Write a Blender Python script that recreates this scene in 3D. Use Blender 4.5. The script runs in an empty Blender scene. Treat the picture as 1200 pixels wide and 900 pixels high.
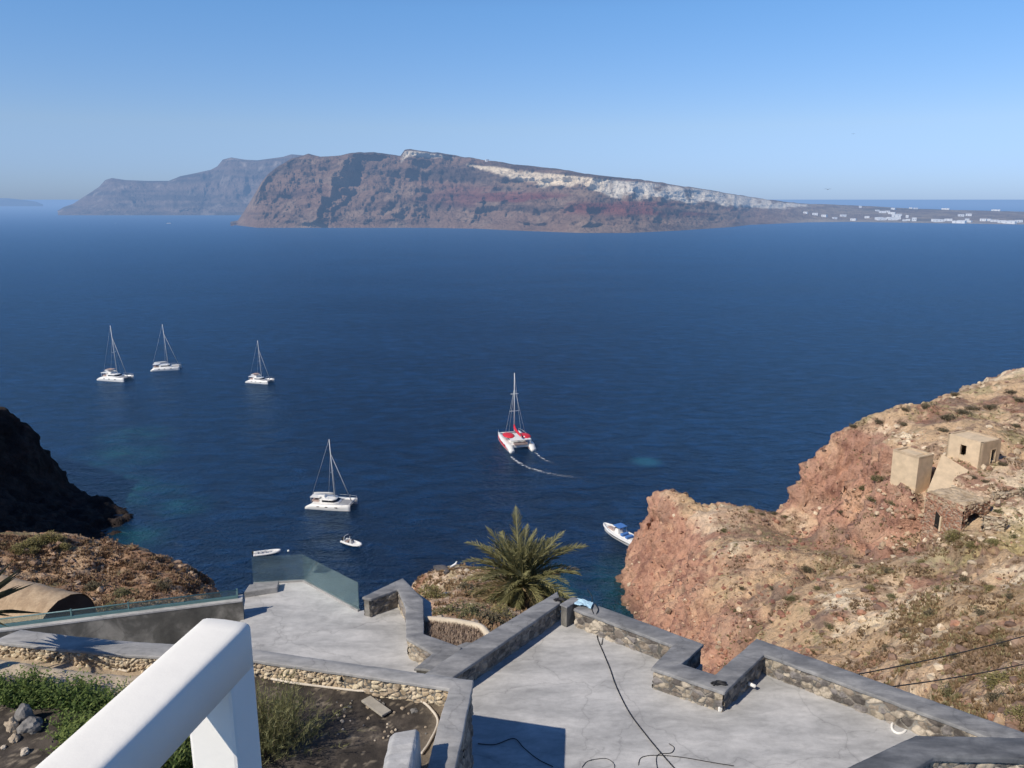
import bpy, bmesh, math, random
import numpy as np
from mathutils import Vector, Matrix
from mathutils.bvhtree import BVHTree

random.seed(7); RNG = np.random.default_rng(7)
PI = math.pi
scene = bpy.context.scene
COL = scene.collection
R = math.radians

# ------------------------------------------------------------------ survey helpers
# the site was measured from one viewpoint: eye at (0,0,85) above the sea, looking along +Y and 13.1 deg down
FPX, EYE = 930.0, 85.0
PITCH = math.atan(217 / FPX); CP, SP = math.cos(PITCH), math.sin(PITCH)
def ray(u, v):
    a, b = (u - 600) / FPX, (450 - v) / FPX
    return Vector((a, CP + b * SP, -SP + b * CP))
def on_z(u, v, z):
    r = ray(u, v); return Vector((0, 0, EYE)) + r * ((z - EYE) / r.z)
def on_y(u, v, y):
    r = ray(u, v); return Vector((0, 0, EYE)) + r * (y / r.y)

SUN_AZ, SUN_EL = R(40), R(42)                       # travel direction in plan, elevation
SUN_TRAVEL = Vector((math.cos(SUN_AZ) * math.cos(SUN_EL), math.sin(SUN_AZ) * math.cos(SUN_EL), -math.sin(SUN_EL)))

# ------------------------------------------------------------------ noise (numpy)
def _hash(ix, iy, iz, seed):
    h = (ix.astype(np.int64) * 374761393 + iy.astype(np.int64) * 668265263 + iz.astype(np.int64) * 2147483647 + seed * 144269) & 0xFFFFFFFF
    h = ((h ^ (h >> 13)) * 1274126177) & 0xFFFFFFFF
    h = ((h ^ (h >> 16)) * 2246822519) & 0xFFFFFFFF
    return ((h ^ (h >> 15)) & 0xFFFFFF) / float(0xFFFFFF)
def vnoise(P, seed=0):
    i = np.floor(P).astype(np.int64); f = P - i; f = f * f * f * (f * (f * 6 - 15) + 10)
    out = 0
    for dx in (0, 1):
        wx = f[:, 0] if dx else 1 - f[:, 0]
        for dy in (0, 1):
            wy = f[:, 1] if dy else 1 - f[:, 1]
            for dz in (0, 1):
                wz = f[:, 2] if dz else 1 - f[:, 2]
                out = out + wx * wy * wz * _hash(i[:, 0] + dx, i[:, 1] + dy, i[:, 2] + dz, seed)
    return out * 2 - 1
def fbm(P, scale, octaves=5, gain=.5, seed=0, ridged=False):
    a, s, out, tot = 1.0, scale, 0, 0
    for k in range(octaves):
        n = vnoise(P * s + 17.3 * k, seed + k)
        if ridged: n = 1 - 2 * np.abs(n)
        out = out + a * n; tot += a; a *= gain; s *= 2.03
    return out / tot
def worley(P, scale, seed=0):
    """F1, F2 and a random number of the nearest cell"""
    Q = P * scale; i = np.floor(Q).astype(np.int64)
    f1 = np.full(len(P), 9.); f2 = np.full(len(P), 9.); cid = np.zeros(len(P))
    for dx in (-1, 0, 1):
        for dy in (-1, 0, 1):
            for dz in (-1, 0, 1):
                cx, cy, cz = i[:, 0] + dx, i[:, 1] + dy, i[:, 2] + dz
                px = cx + _hash(cx, cy, cz, seed); py = cy + _hash(cx, cy, cz, seed + 1); pz = cz + _hash(cx, cy, cz, seed + 2)
                d = np.sqrt((Q[:, 0] - px) ** 2 + (Q[:, 1] - py) ** 2 + (Q[:, 2] - pz) ** 2)
                m = d < f1
                f2 = np.where(m, f1, np.minimum(f2, d)); cid = np.where(m, _hash(cx, cy, cz, seed + 3), cid); f1 = np.where(m, d, f1)
    return f1, f2, cid
def sstep(a, b, x):
    t = np.clip((x - a) / (b - a), 0, 1); return t * t * (3 - 2 * t)
def mixc(c0, c1, t):
    c0 = np.asarray(c0, float); c1 = np.asarray(c1, float)
    if c0.ndim == 1: c0 = np.broadcast_to(c0, (len(t), 3))
    return c0 * (1 - t[:, None]) + c1 * t[:, None]

# ------------------------------------------------------------------ materials
def new_mat(name):
    m = bpy.data.materials.new(name); m.use_nodes = True
    nt = m.node_tree; nt.nodes.clear()
    out = nt.nodes.new('ShaderNodeOutputMaterial'); b = nt.nodes.new('ShaderNodeBsdfPrincipled')
    nt.links.new(b.outputs[0], out.inputs[0])
    return m, nt, b, out
def N(nt, typ, **kw):
    n = nt.nodes.new(typ)
    for k, v in kw.items():
        if k.startswith('i_'): n.inputs[k[2:].replace('_', ' ')].default_value = v
        else: setattr(n, k, v)
    return n
def obj_coord(nt, geo=False):
    if geo: return N(nt, 'ShaderNodeNewGeometry').outputs['Position']
    return N(nt, 'ShaderNodeTexCoord').outputs['Object']
def noise_node(nt, vec, scale, detail=6, rough=.6, dist=0):
    n = N(nt, 'ShaderNodeTexNoise'); n.inputs['Scale'].default_value = scale; n.inputs['Detail'].default_value = detail
    n.inputs['Roughness'].default_value = rough; n.inputs['Distortion'].default_value = dist
    nt.links.new(vec, n.inputs['Vector']); return n.outputs['Fac']
def ramp(nt, fac, stops):
    r = N(nt, 'ShaderNodeValToRGB'); e = r.color_ramp.elements
    while len(e) < len(stops): e.new(.5)
    for k, (p, c) in enumerate(stops):
        e[k].position = p; e[k].color = (c, c, c, 1) if isinstance(c, (int, float)) else (*c, 1)
    nt.links.new(fac, r.inputs[0]); return r.outputs[0]
def mix_col(nt, a, b, fac, mode='MIX'):
    m = N(nt, 'ShaderNodeMix', data_type='RGBA', blend_type=mode)
    for s, val in ((0, fac), (6, a), (7, b)):
        if isinstance(val, bpy.types.NodeSocket): nt.links.new(val, m.inputs[s])
        elif isinstance(val, (int, float)): m.inputs[s].default_value = val
        else: m.inputs[s].default_value = (*val, 1)
    return m.outputs[2]
def math_node(nt, op, a, b=None, c=None, clamp=False):
    m = N(nt, 'ShaderNodeMath', operation=op, use_clamp=clamp)
    for s, val in enumerate((a, b, c)):
        if val is None: continue
        if isinstance(val, bpy.types.NodeSocket): nt.links.new(val, m.inputs[s])
        else: m.inputs[s].default_value = val
    return m.outputs[0]
def bump(nt, bsdf, height, strength, dist):
    b = N(nt, 'ShaderNodeBump'); b.inputs['Strength'].default_value = strength; b.inputs['Distance'].default_value = dist
    nt.links.new(height, b.inputs['Height']); nt.links.new(b.outputs[0], bsdf.inputs['Normal']); return b
def spec(b, v):
    b.inputs['Specular IOR Level'].default_value = v

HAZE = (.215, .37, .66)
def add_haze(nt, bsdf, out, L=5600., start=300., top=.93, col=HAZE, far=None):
    """aerial perspective painted into the surface as emission: grows with the distance of a point from the village"""
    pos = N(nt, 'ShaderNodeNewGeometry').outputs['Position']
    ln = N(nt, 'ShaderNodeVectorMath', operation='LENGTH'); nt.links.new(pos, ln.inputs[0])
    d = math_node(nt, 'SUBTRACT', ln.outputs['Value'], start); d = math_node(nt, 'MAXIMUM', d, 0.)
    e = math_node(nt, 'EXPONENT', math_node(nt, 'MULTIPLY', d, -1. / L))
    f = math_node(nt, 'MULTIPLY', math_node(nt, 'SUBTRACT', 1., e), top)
    em = N(nt, 'ShaderNodeEmission'); em.inputs[0].default_value = (*col, 1)  # even haze glow, given off by the surface instead of the air
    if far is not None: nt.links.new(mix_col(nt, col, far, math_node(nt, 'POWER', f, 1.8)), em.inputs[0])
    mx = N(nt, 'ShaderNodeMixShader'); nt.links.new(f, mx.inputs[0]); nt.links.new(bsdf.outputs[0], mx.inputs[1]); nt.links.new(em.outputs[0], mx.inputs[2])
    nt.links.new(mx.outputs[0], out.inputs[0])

def simple(name, col, rough=.6, var=.12, scale=4., bump_s=0., metallic=0., sp=.3):
    m, nt, b, out = new_mat(name)
    v = noise_node(nt, obj_coord(nt), scale)
    c = ramp(nt, v, [(.25, tuple(x * (1 - var) for x in col)), (.75, tuple(min(1, x * (1 + var)) for x in col))])
    nt.links.new(c, b.inputs['Base Color']); b.inputs['Roughness'].default_value = rough; b.inputs['Metallic'].default_value = metallic; spec(b, sp)
    if bump_s: bump(nt, b, noise_node(nt, obj_coord(nt), scale * 6), bump_s, .01)
    return m
def terrain_mat(name, fine=1.4, bump_d=.35, haze=False, var=.45, rough=.95, crack=1.):
    """colour painted per vertex from the geology, broken up by two noises, bump on top"""
    m, nt, b, out = new_mat(name)
    at = N(nt, 'ShaderNodeAttribute', attribute_name='ground')
    pos = obj_coord(nt, True)
    n1 = noise_node(nt, pos, fine, 8, .7)
    k = ramp(nt, n1, [(.28, 1 - var), (.5, 1.), (.72, 1 + var * .55)])
    c = mix_col(nt, at.outputs['Color'], k, 1., 'MULTIPLY')
    nt.links.new(c, b.inputs['Base Color']); b.inputs['Roughness'].default_value = rough; spec(b, .1)
    vo = N(nt, 'ShaderNodeTexVoronoi', feature='DISTANCE_TO_EDGE'); vo.inputs['Scale'].default_value = fine * 1.3; wv = N(nt, 'ShaderNodeMix', data_type='RGBA'); wv.inputs[0].default_value = .25
    nn = N(nt, 'ShaderNodeTexNoise'); nn.inputs['Scale'].default_value = fine * .9; nn.inputs['Detail'].default_value = 4; nt.links.new(pos, nn.inputs['Vector'])
    av = N(nt, 'ShaderNodeVectorMath', operation='MULTIPLY_ADD'); nt.links.new(nn.outputs['Color'], av.inputs[0]); av.inputs[1].default_value = (1.2 / fine,) * 3; nt.links.new(pos, av.inputs[2]); nt.links.new(av.outputs[0], vo.inputs['Vector'])
    nt.nodes.remove(wv)
    hgt = math_node(nt, 'ADD', n1, math_node(nt, 'MULTIPLY', math_node(nt, 'MINIMUM', vo.outputs['Distance'], .25), crack))
    bump(nt, b, hgt, 1., bump_d)
    if haze: add_haze(nt, b, out)
    return m
def leaf_mat(name, c0, c1, transl=.25):
    m, nt, b, out = new_mat(name)
    at = N(nt, 'ShaderNodeAttribute', attribute_name='tint')
    c = mix_col(nt, c0, c1, at.outputs['Fac'])
    nt.links.new(c, b.inputs['Base Color']); b.inputs['Roughness'].default_value = .6; spec(b, .2)
    t = N(nt, 'ShaderNodeBsdfTranslucent'); nt.links.new(c, t.inputs[0])
    mx = N(nt, 'ShaderNodeMixShader'); mx.inputs[0].default_value = transl
    nt.links.new(b.outputs[0], mx.inputs[1]); nt.links.new(t.outputs[0], mx.inputs[2]); nt.links.new(mx.outputs[0], out.inputs[0])
    return m
def concrete_mat(name, base, dark, light, scale=1.1, bump_s=.25):
    m, nt, b, out = new_mat(name)
    pos = obj_coord(nt, True)
    mp = N(nt, 'ShaderNodeMapping'); mp.inputs['Rotation'].default_value = (0, 0, R(-25)); mp.inputs['Scale'].default_value = (1, 2.6, 1)
    nt.links.new(pos, mp.inputs[0])
    big = noise_node(nt, mp.outputs[0], scale * .8, 5, .6, .4)
    c = ramp(nt, big, [(.36, dark), (.5, base), (.64, light)])
    cl = noise_node(nt, mp.outputs[0], scale * 2.6, 4, .65, 1.2); c = mix_col(nt, c, ramp(nt, cl, [(.35, .88), (.5, 1.), (.68, 1.07)]), .9, 'MULTIPLY')
    med = noise_node(nt, pos, scale * 6, 6, .7)
    c = mix_col(nt, c, ramp(nt, med, [(.3, .86), (.6, 1.04)]), .8, 'MULTIPLY')
    wn_ = N(nt, 'ShaderNodeTexNoise'); wn_.inputs['Scale'].default_value = 1.7; wn_.inputs['Detail'].default_value = 5; nt.links.new(pos, wn_.inputs['Vector'])
    wa = N(nt, 'ShaderNodeVectorMath', operation='MULTIPLY_ADD'); nt.links.new(wn_.outputs['Color'], wa.inputs[0]); wa.inputs[1].default_value = (.9, .9, .9); nt.links.new(pos, wa.inputs[2])
    ck = N(nt, 'ShaderNodeTexVoronoi', feature='DISTANCE_TO_EDGE'); ck.inputs['Scale'].default_value = .42; nt.links.new(wa.outputs[0], ck.inputs['Vector'])
    c = mix_col(nt, c, ramp(nt, ck.outputs['Distance'], [(.0, .62), (.006, .92), (.03, 1.)]), .7, 'MULTIPLY')
    sp_ = noise_node(nt, pos, scale * 60, 3, .7)
    c = mix_col(nt, c, ramp(nt, sp_, [(.3, .88), (.7, 1.06)]), .6, 'MULTIPLY')
    nt.links.new(c, b.inputs['Base Color'])
    nt.links.new(ramp(nt, big, [(.3, .55), (.7, .75)]), b.inputs['Roughness']); spec(b, .3)
    bump(nt, b, med, bump_s, .012)
    return m
def attr_mat(name, attr, fine=30., bump_d=.01, rough=.9, var=.25):
    m, nt, b, out = new_mat(name)
    at = N(nt, 'ShaderNodeAttribute', attribute_name=attr)
    n1 = noise_node(nt, obj_coord(nt, True), fine, 6, .7)
    c = mix_col(nt, at.outputs['Color'], ramp(nt, n1, [(.28, 1 - var), (.7, 1 + var * .6)]), 1., 'MULTIPLY')
    nt.links.new(c, b.inputs['Base Color']); b.inputs['Roughness'].default_value = rough; spec(b, .15)
    bump(nt, b, n1, .6, bump_d)
    return m

M = {}
M['floor'] = concrete_mat('screed', (.475, .47, .465), (.375, .372, .37), (.56, .55, .54), .9, .2)
M['cap'] = concrete_mat('cement_cap', (.235, .235, .24), (.165, .167, .172), (.32, .318, .318), 1.6, .3)
M['cap_dark'] = concrete_mat('cement_cap_dark', (.13, .135, .145), (.09, .093, .10), (.20, .205, .215), 1.6, .3)
M['cap_light'] = concrete_mat('cement_cap_pale', (.33, .325, .32), (.25, .248, .245), (.41, .40, .39), 1.6, .3)
M['plaster_grey'] = concrete_mat('grey_plaster', (.13, .125, .115), (.08, .078, .073), (.30, .285, .26), 1.3, .3)
M['plaster_pale'] = concrete_mat('pale_plaster', (.44, .435, .43), (.36, .355, .35), (.52, .51, .50), 2.0, .5)
M['stone'] = attr_mat('rubble_stone', 'ground', 28., .012)
M['white_paint'] = simple('lime_wash', (.855, .835, .785), .8, .05, 3.0, .16, sp=.12)
M['cream'] = simple('cream_render', (.64, .51, .36), .9, .17, .9, .5, sp=.1)
M['cream_dark'] = simple('cream_render_dark', (.52, .41, .29), .9, .2, .8, .1, sp=.1)  # darker cream: shade painted into the less sunlit house walls; also the parapet
M['dark_void'] = simple('dark_interior', (.02, .018, .016), .95, .2, 1.)  # near-black paint standing in for the shade inside openings
M['gel'] = simple('gelcoat_white', (.78, .78, .77), .3, .02, 1., sp=.5)
M['gel_grey'] = simple('gelcoat_grey', (.50, .51, .53), .45, .05, 1.)  # plain grey for sail covers, furled jibs, consoles and seats
M['tinted'] = simple('tinted_window', (.015, .018, .025), .12, .1, 1., sp=.6)
M['alloy'] = simple('mast_alloy', (.62, .63, .65), .4, .03, 1., sp=.5)
M['red'] = simple('red_canvas', (.62, .035, .06), .6, .10, .8)
M['tan_canvas'] = simple('tan_canvas', (.40, .30, .27), .8, .1, 1.)
M['net'] = simple('trampoline_net', (.28, .29, .31), .9, .2, 3.)
M['blue_canvas'] = simple('blue_canvas', (.07, .19, .50), .6, .15, 1.5)
M['rubber'] = simple('black_rubber', (.02, .02, .022), .6, .2, 3.)
M['hypalon'] = simple('hypalon_white', (.70, .71, .72), .5, .04, 2.)
M['wire'] = simple('black_cable', (.025, .025, .027), .6, .2, 5.)
M['hose'] = simple('pale_hose', (.62, .55, .46), .7, .1, 8.)
M['wood'] = simple('weathered_board', (.36, .33, .28), .85, .2, 9., .2)
M['trunk'] = simple('palm_bark', (.13, .09, .06), .95, .4, 14., .6)
M['twig'] = simple('dry_twig', (.17, .13, .09), .95, .3, 10.)
M['frond_green'] = leaf_mat('palm_leaf', (.10, .108, .048), (.35, .325, .155))
M['frond_dry'] = leaf_mat('palm_leaf_dry', (.23, .175, .09), (.34, .27, .16))
M['bush'] = leaf_mat('bush_leaf', (.10, .10, .05), (.28, .265, .14))
M['bush_dark'] = leaf_mat('bush_leaf_dark', (.09, .082, .055), (.215, .185, .12))
M['bush_gold'] = leaf_mat('bush_leaf_gold', (.17, .155, .06), (.36, .32, .15))
M['shrub'] = leaf_mat('shrub_leaf', (.04, .085, .02), (.24, .29, .085))
M['broom'] = leaf_mat('broom_stem', (.085, .09, .035), (.34, .32, .15))
M['drygrass'] = leaf_mat('dry_grass', (.16, .105, .06), (.36, .255, .15), .15)
M['spiky'] = leaf_mat('spiky_leaf', (.03, .035, .02), (.10, .10, .06))
M['house_white'] = None
M['feather'] = simple('white_feather', (.78, .78, .78), .7, .05, 9.)
M['feather_grey'] = simple('grey_feather', (.30, .31, .33), .7, .1, 9.)
M['plastic_blue'] = simple('pale_blue_plastic', (.45, .66, .80), .35, .25, 14., sp=.5)

def glass_mat():
    m, nt, b, out = new_mat('balustrade_glass')
    g = N(nt, 'ShaderNodeBsdfGlossy'); g.inputs['Roughness'].default_value = .03; g.inputs[0].default_value = (.75, .9, .9, 1)
    t = N(nt, 'ShaderNodeBsdfTransparent'); t.inputs[0].default_value = (.84, .90, .90, 1)
    d = N(nt, 'ShaderNodeBsdfDiffuse'); d.inputs[0].default_value = (.30, .40, .43, 1)
    fr = N(nt, 'ShaderNodeFresnel'); fr.inputs[0].default_value = 1.5
    m1 = N(nt, 'ShaderNodeMixShader'); m1.inputs[0].default_value = .11
    nt.links.new(t.outputs[0], m1.inputs[1]); nt.links.new(d.outputs[0], m1.inputs[2])
    m2 = N(nt, 'ShaderNodeMixShader'); nt.links.new(math_node(nt, 'MULTIPLY', fr.outputs[0], .45), m2.inputs[0]); nt.links.new(m1.outputs[0], m2.inputs[1]); nt.links.new(g.outputs[0], m2.inputs[2])
    nt.links.new(m2.outputs[0], out.inputs[0]); return m
M['glass'] = glass_mat()
def hazy_paint(name, col):
    m, nt, b, out = new_mat(name); b.inputs['Base Color'].default_value = (*col, 1); b.inputs['Roughness'].default_value = .8
    v = noise_node(nt, obj_coord(nt), .3); nt.links.new(ramp(nt, v, [(.3, tuple(c * .92 for c in col)), (.7, col)]), b.inputs['Base Color'])
    add_haze(nt, b, out); return m
M['house_white'] = hazy_paint('far_whitewash', (.80, .79, .77))
M['house_dark'] = hazy_paint('far_window', (.08, .09, .12))

# ------------------------------------------------------------------ mesh builder
class MB:
    def __init__(s): s.v = []; s.f = []; s.sm = []; s.tint = []
    def add(s, verts, faces, smooth=False):
        o = len(s.v); s.v += [tuple(p) for p in verts]; s.f += [tuple(i + o for i in f) for f in faces]; s.sm += [smooth] * len(faces)
    def box(s, c, size, rotz=0., top=(1, 1), shift=(0, 0)):
        hx, hy, hz = (k / 2 for k in size); cr, sr = math.cos(rotz), math.sin(rotz); vs = []
        for z, t, sh in ((-hz, (1, 1), (0, 0)), (hz, top, shift)):
            for x, y in ((-1, -1), (1, -1), (1, 1), (-1, 1)):
                X, Y = x * hx * t[0] + sh[0], y * hy * t[1] + sh[1]
                vs.append((c[0] + X * cr - Y * sr, c[1] + X * sr + Y * cr, c[2] + z))
        s.add(vs, [(3, 2, 1, 0), (4, 5, 6, 7), (0, 1, 5, 4), (1, 2, 6, 5), (2, 3, 7, 6), (3, 0, 4, 7)])
    def prism(s, poly, z0, z1):
        n = len(poly)
        area = sum(poly[i][0] * poly[(i + 1) % n][1] - poly[(i + 1) % n][0] * poly[i][1] for i in range(n))
        if area < 0: poly = poly[::-1]
        vs = [(p[0], p[1], z0) for p in poly] + [(p[0], p[1], z1) for p in poly]
        s.add(vs, [tuple(range(n - 1, -1, -1)), tuple(range(n, 2 * n))] + [(i, (i + 1) % n, n + (i + 1) % n, n + i) for i in range(n)])
    def tube(s, pts, r, n=8, caps=True, smooth=True):
        pts = [Vector(p) for p in pts]; m = len(pts)
        rad = r if isinstance(r, (list, tuple)) else [r] * m
        vs = []; prev = None
        for i, p in enumerate(pts):
            t = (pts[min(i + 1, m - 1)] - pts[max(i - 1, 0)]).normalized()
            a = Vector((0, 0, 1)) if abs(t.z) < .9 else Vector((1, 0, 0))
            if prev is not None: a = prev
            x = (a - t * a.dot(t)).normalized(); prev = x; y = t.cross(x)
            for k in range(n):
                th = 2 * PI * k / n; vs.append(p + (x * math.cos(th) + y * math.sin(th)) * rad[i])
        fs = [(i * n + k, i * n + (k + 1) % n, (i + 1) * n + (k + 1) % n, (i + 1) * n + k) for i in range(m - 1) for k in range(n)]
        if caps: fs += [tuple(range(n - 1, -1, -1)), tuple(range((m - 1) * n, m * n))]
        s.add(vs, fs, smooth)
    def loft(s, rings, closed_ends=True, smooth=True):
        n = len(rings[0]); vs = [p for r in rings for p in r]
        fs = [(i * n + k, i * n + (k + 1) % n, (i + 1) * n + (k + 1) % n, (i + 1) * n + k) for i in range(len(rings) - 1) for k in range(n)]
        if closed_ends: fs += [tuple(range(n - 1, -1, -1)), tuple(range((len(rings) - 1) * n, len(rings) * n))]
        s.add(vs, fs, smooth)
    def ball(s, c, r, sx=1, sy=1, sz=1, n=10, m=7):
        rings = []
        for i in range(m):
            th = PI * (i + .5) / m
            rings.append([(c[0] + r * sx * math.sin(th) * math.cos(2 * PI * k / n), c[1] + r * sy * math.sin(th) * math.sin(2 * PI * k / n), c[2] - r * sz * math.cos(th)) for k in range(n)])
        s.loft(rings)
    def build(s, name, mat, parent=None, origin=None, bevel=0., fix=True, kind=None):
        me = bpy.data.meshes.new(name)
        vs = s.v if origin is None else [(p[0] - origin[0], p[1] - origin[1], p[2] - origin[2]) for p in s.v]
        me.from_pydata(vs, [], s.f)
        me.polygons.foreach_set('use_smooth', s.sm)
        if fix or bevel:
            bm = bmesh.new(); bm.from_mesh(me)
            if fix: bmesh.ops.recalc_face_normals(bm, faces=bm.faces)
            if bevel:
                es = [e for e in bm.edges if len(e.link_faces) == 2 and e.calc_face_angle(0) > .5]
                bmesh.ops.bevel(bm, geom=es, offset=bevel, segments=2, affect='EDGES', profile=.6, clamp_overlap=True)
            bm.to_mesh(me); bm.free()
        if s.tint and not bevel:
            at = me.attributes.new('tint', 'FLOAT', 'POINT'); at.data.foreach_set('value', s.tint)
        me.materials.append(mat)
        return link(name, me, parent, kind, None if parent else origin)
def link(name, me, parent=None, kind=None, loc=None):
    o = bpy.data.objects.new(name, me); COL.objects.link(o)
    if parent: o.parent = parent
    if loc is not None: o.location = loc
    if kind: o['kind'] = kind
    return o
def tag(o, label, cat, group=None):
    o['label'] = label; o['category'] = cat
    if group: o['group'] = group
    return o
def thing(name, label, cat, loc=(0, 0, 0), rotz=0., group=None):
    o = bpy.data.objects.new(name, None); COL.objects.link(o); o.empty_display_size = .3
    o.location = loc; o.rotation_euler = (0, 0, rotz)
    return tag(o, label, cat, group)
def dup(root, loc, rotz, label=None, scale=None):
    r = root.copy(); COL.objects.link(r); r.location = loc; r.rotation_euler = (0, 0, rotz)
    if label: r['label'] = label
    if scale: r.scale = (scale,) * 3 if isinstance(scale, (int, float)) else scale
    for ch in list(root.children):
        c = ch.copy(); COL.objects.link(c); c.parent = r
        for g in list(ch.children):
            d = g.copy(); COL.objects.link(d); d.parent = c
    return r
def np_mesh(name, V, F, mat, cols=None, smooth=True, parent=None, kind=None, loc=None):
    me = bpy.data.meshes.new(name)
    me.vertices.add(len(V)); me.vertices.foreach_set('co', np.asarray(V, np.float32).ravel())
    F = np.asarray(F, np.int32); me.loops.add(F.size); me.loops.foreach_set('vertex_index', F.ravel())
    me.polygons.add(len(F)); me.polygons.foreach_set('loop_start', np.arange(0, F.size, F.shape[1], dtype=np.int32))
    me.update(calc_edges=True); me.polygons.foreach_set('use_smooth', [smooth] * len(F))
    if cols is not None:
        at = me.attributes.new('ground', 'FLOAT_COLOR', 'POINT')
        at.data.foreach_set('color', np.concatenate([cols, np.ones((len(cols), 1))], 1).astype(np.float32).ravel())
    me.materials.append(mat); me.validate()
    return link(name, me, parent, kind, loc)
def grid_faces(nr, nc):
    i = np.arange(nr - 1)[:, None] * nc + np.arange(nc - 1)[None, :]; i = i.ravel()
    return np.stack([i, i + 1, i + nc + 1, i + nc], 1)

# ------------------------------------------------------------------ world, sun, camera
w = bpy.data.worlds.new("World"); scene.world = w; w.use_nodes = True
wn = w.node_tree; bg = wn.nodes['Background']
sky = wn.nodes.new('ShaderNodeTexSky'); sky.sky_type = 'NISHITA'; sky.sun_disc = False
sky.sun_elevation = SUN_EL
to_sun = -SUN_TRAVEL
sky.sun_rotation = math.atan2(to_sun.x, to_sun.y)
sky.altitude = 50; sky.air_density = 1.0; sky.dust_density = .2; sky.ozone_density = 1.5
# dry summer air: the sky texture graded with height above the horizon (paler low, deep blue overhead)
tc = wn.nodes.new('ShaderNodeTexCoord'); sx = wn.nodes.new('ShaderNodeSeparateXYZ'); wn.links.new(tc.outputs['Generated'], sx.inputs[0])
gr = wn.nodes.new('ShaderNodeValToRGB'); wn.links.new(sx.outputs['Z'], gr.inputs[0]); e_ = gr.color_ramp.elements
for p_ in (.2, .4, .6, .8): e_.new(p_)
for k_, (p_, c_) in enumerate(((0., (.30, .455, .93)), (.034, (.375, .51, .92)), (.083, (.50, .595, .845)), (.21, (.48, .71, .97)), (.5, (.25, .41, .62)), (1., (.20, .34, .53)))): e_[k_].position = p_; e_[k_].color = (*c_, 1)
mu = wn.nodes.new('ShaderNodeMix'); mu.data_type = 'RGBA'; mu.blend_type = 'MULTIPLY'; mu.inputs[0].default_value = 1.
wn.links.new(sky.outputs[0], mu.inputs[6]); wn.links.new(gr.outputs[0], mu.inputs[7])
wn.links.new(mu.outputs[2], bg.inputs[0]); bg.inputs[1].default_value = .142
sl = bpy.data.lights.new('sun', 'SUN'); sl.energy = 4.4; sl.angle = R(.55); sl.color = (1., .91, .77)
so = bpy.data.objects.new('sun', sl); COL.objects.link(so); so.rotation_euler = SUN_TRAVEL.to_track_quat('-Z', 'Y').to_euler(); so.location = (-60, -40, 160)

cam = bpy.data.cameras.new('camera'); co = bpy.data.objects.new('camera', cam); COL.objects.link(co)
cam.sensor_width = 36; cam.lens = 36 * FPX / 1200; cam.clip_end = 200000; cam.clip_start = .05
co.location = (0, 0, EYE); co.rotation_euler = (R(90) - PITCH, 0, 0)
scene.camera = co
scene.view_settings.view_transform = 'Standard'; scene.view_settings.look = 'None'; scene.view_settings.exposure = 0
scene.cycles.max_bounces = 6; scene.cycles.transparent_max_bounces = 12
scene.cycles.use_denoising = True
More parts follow.
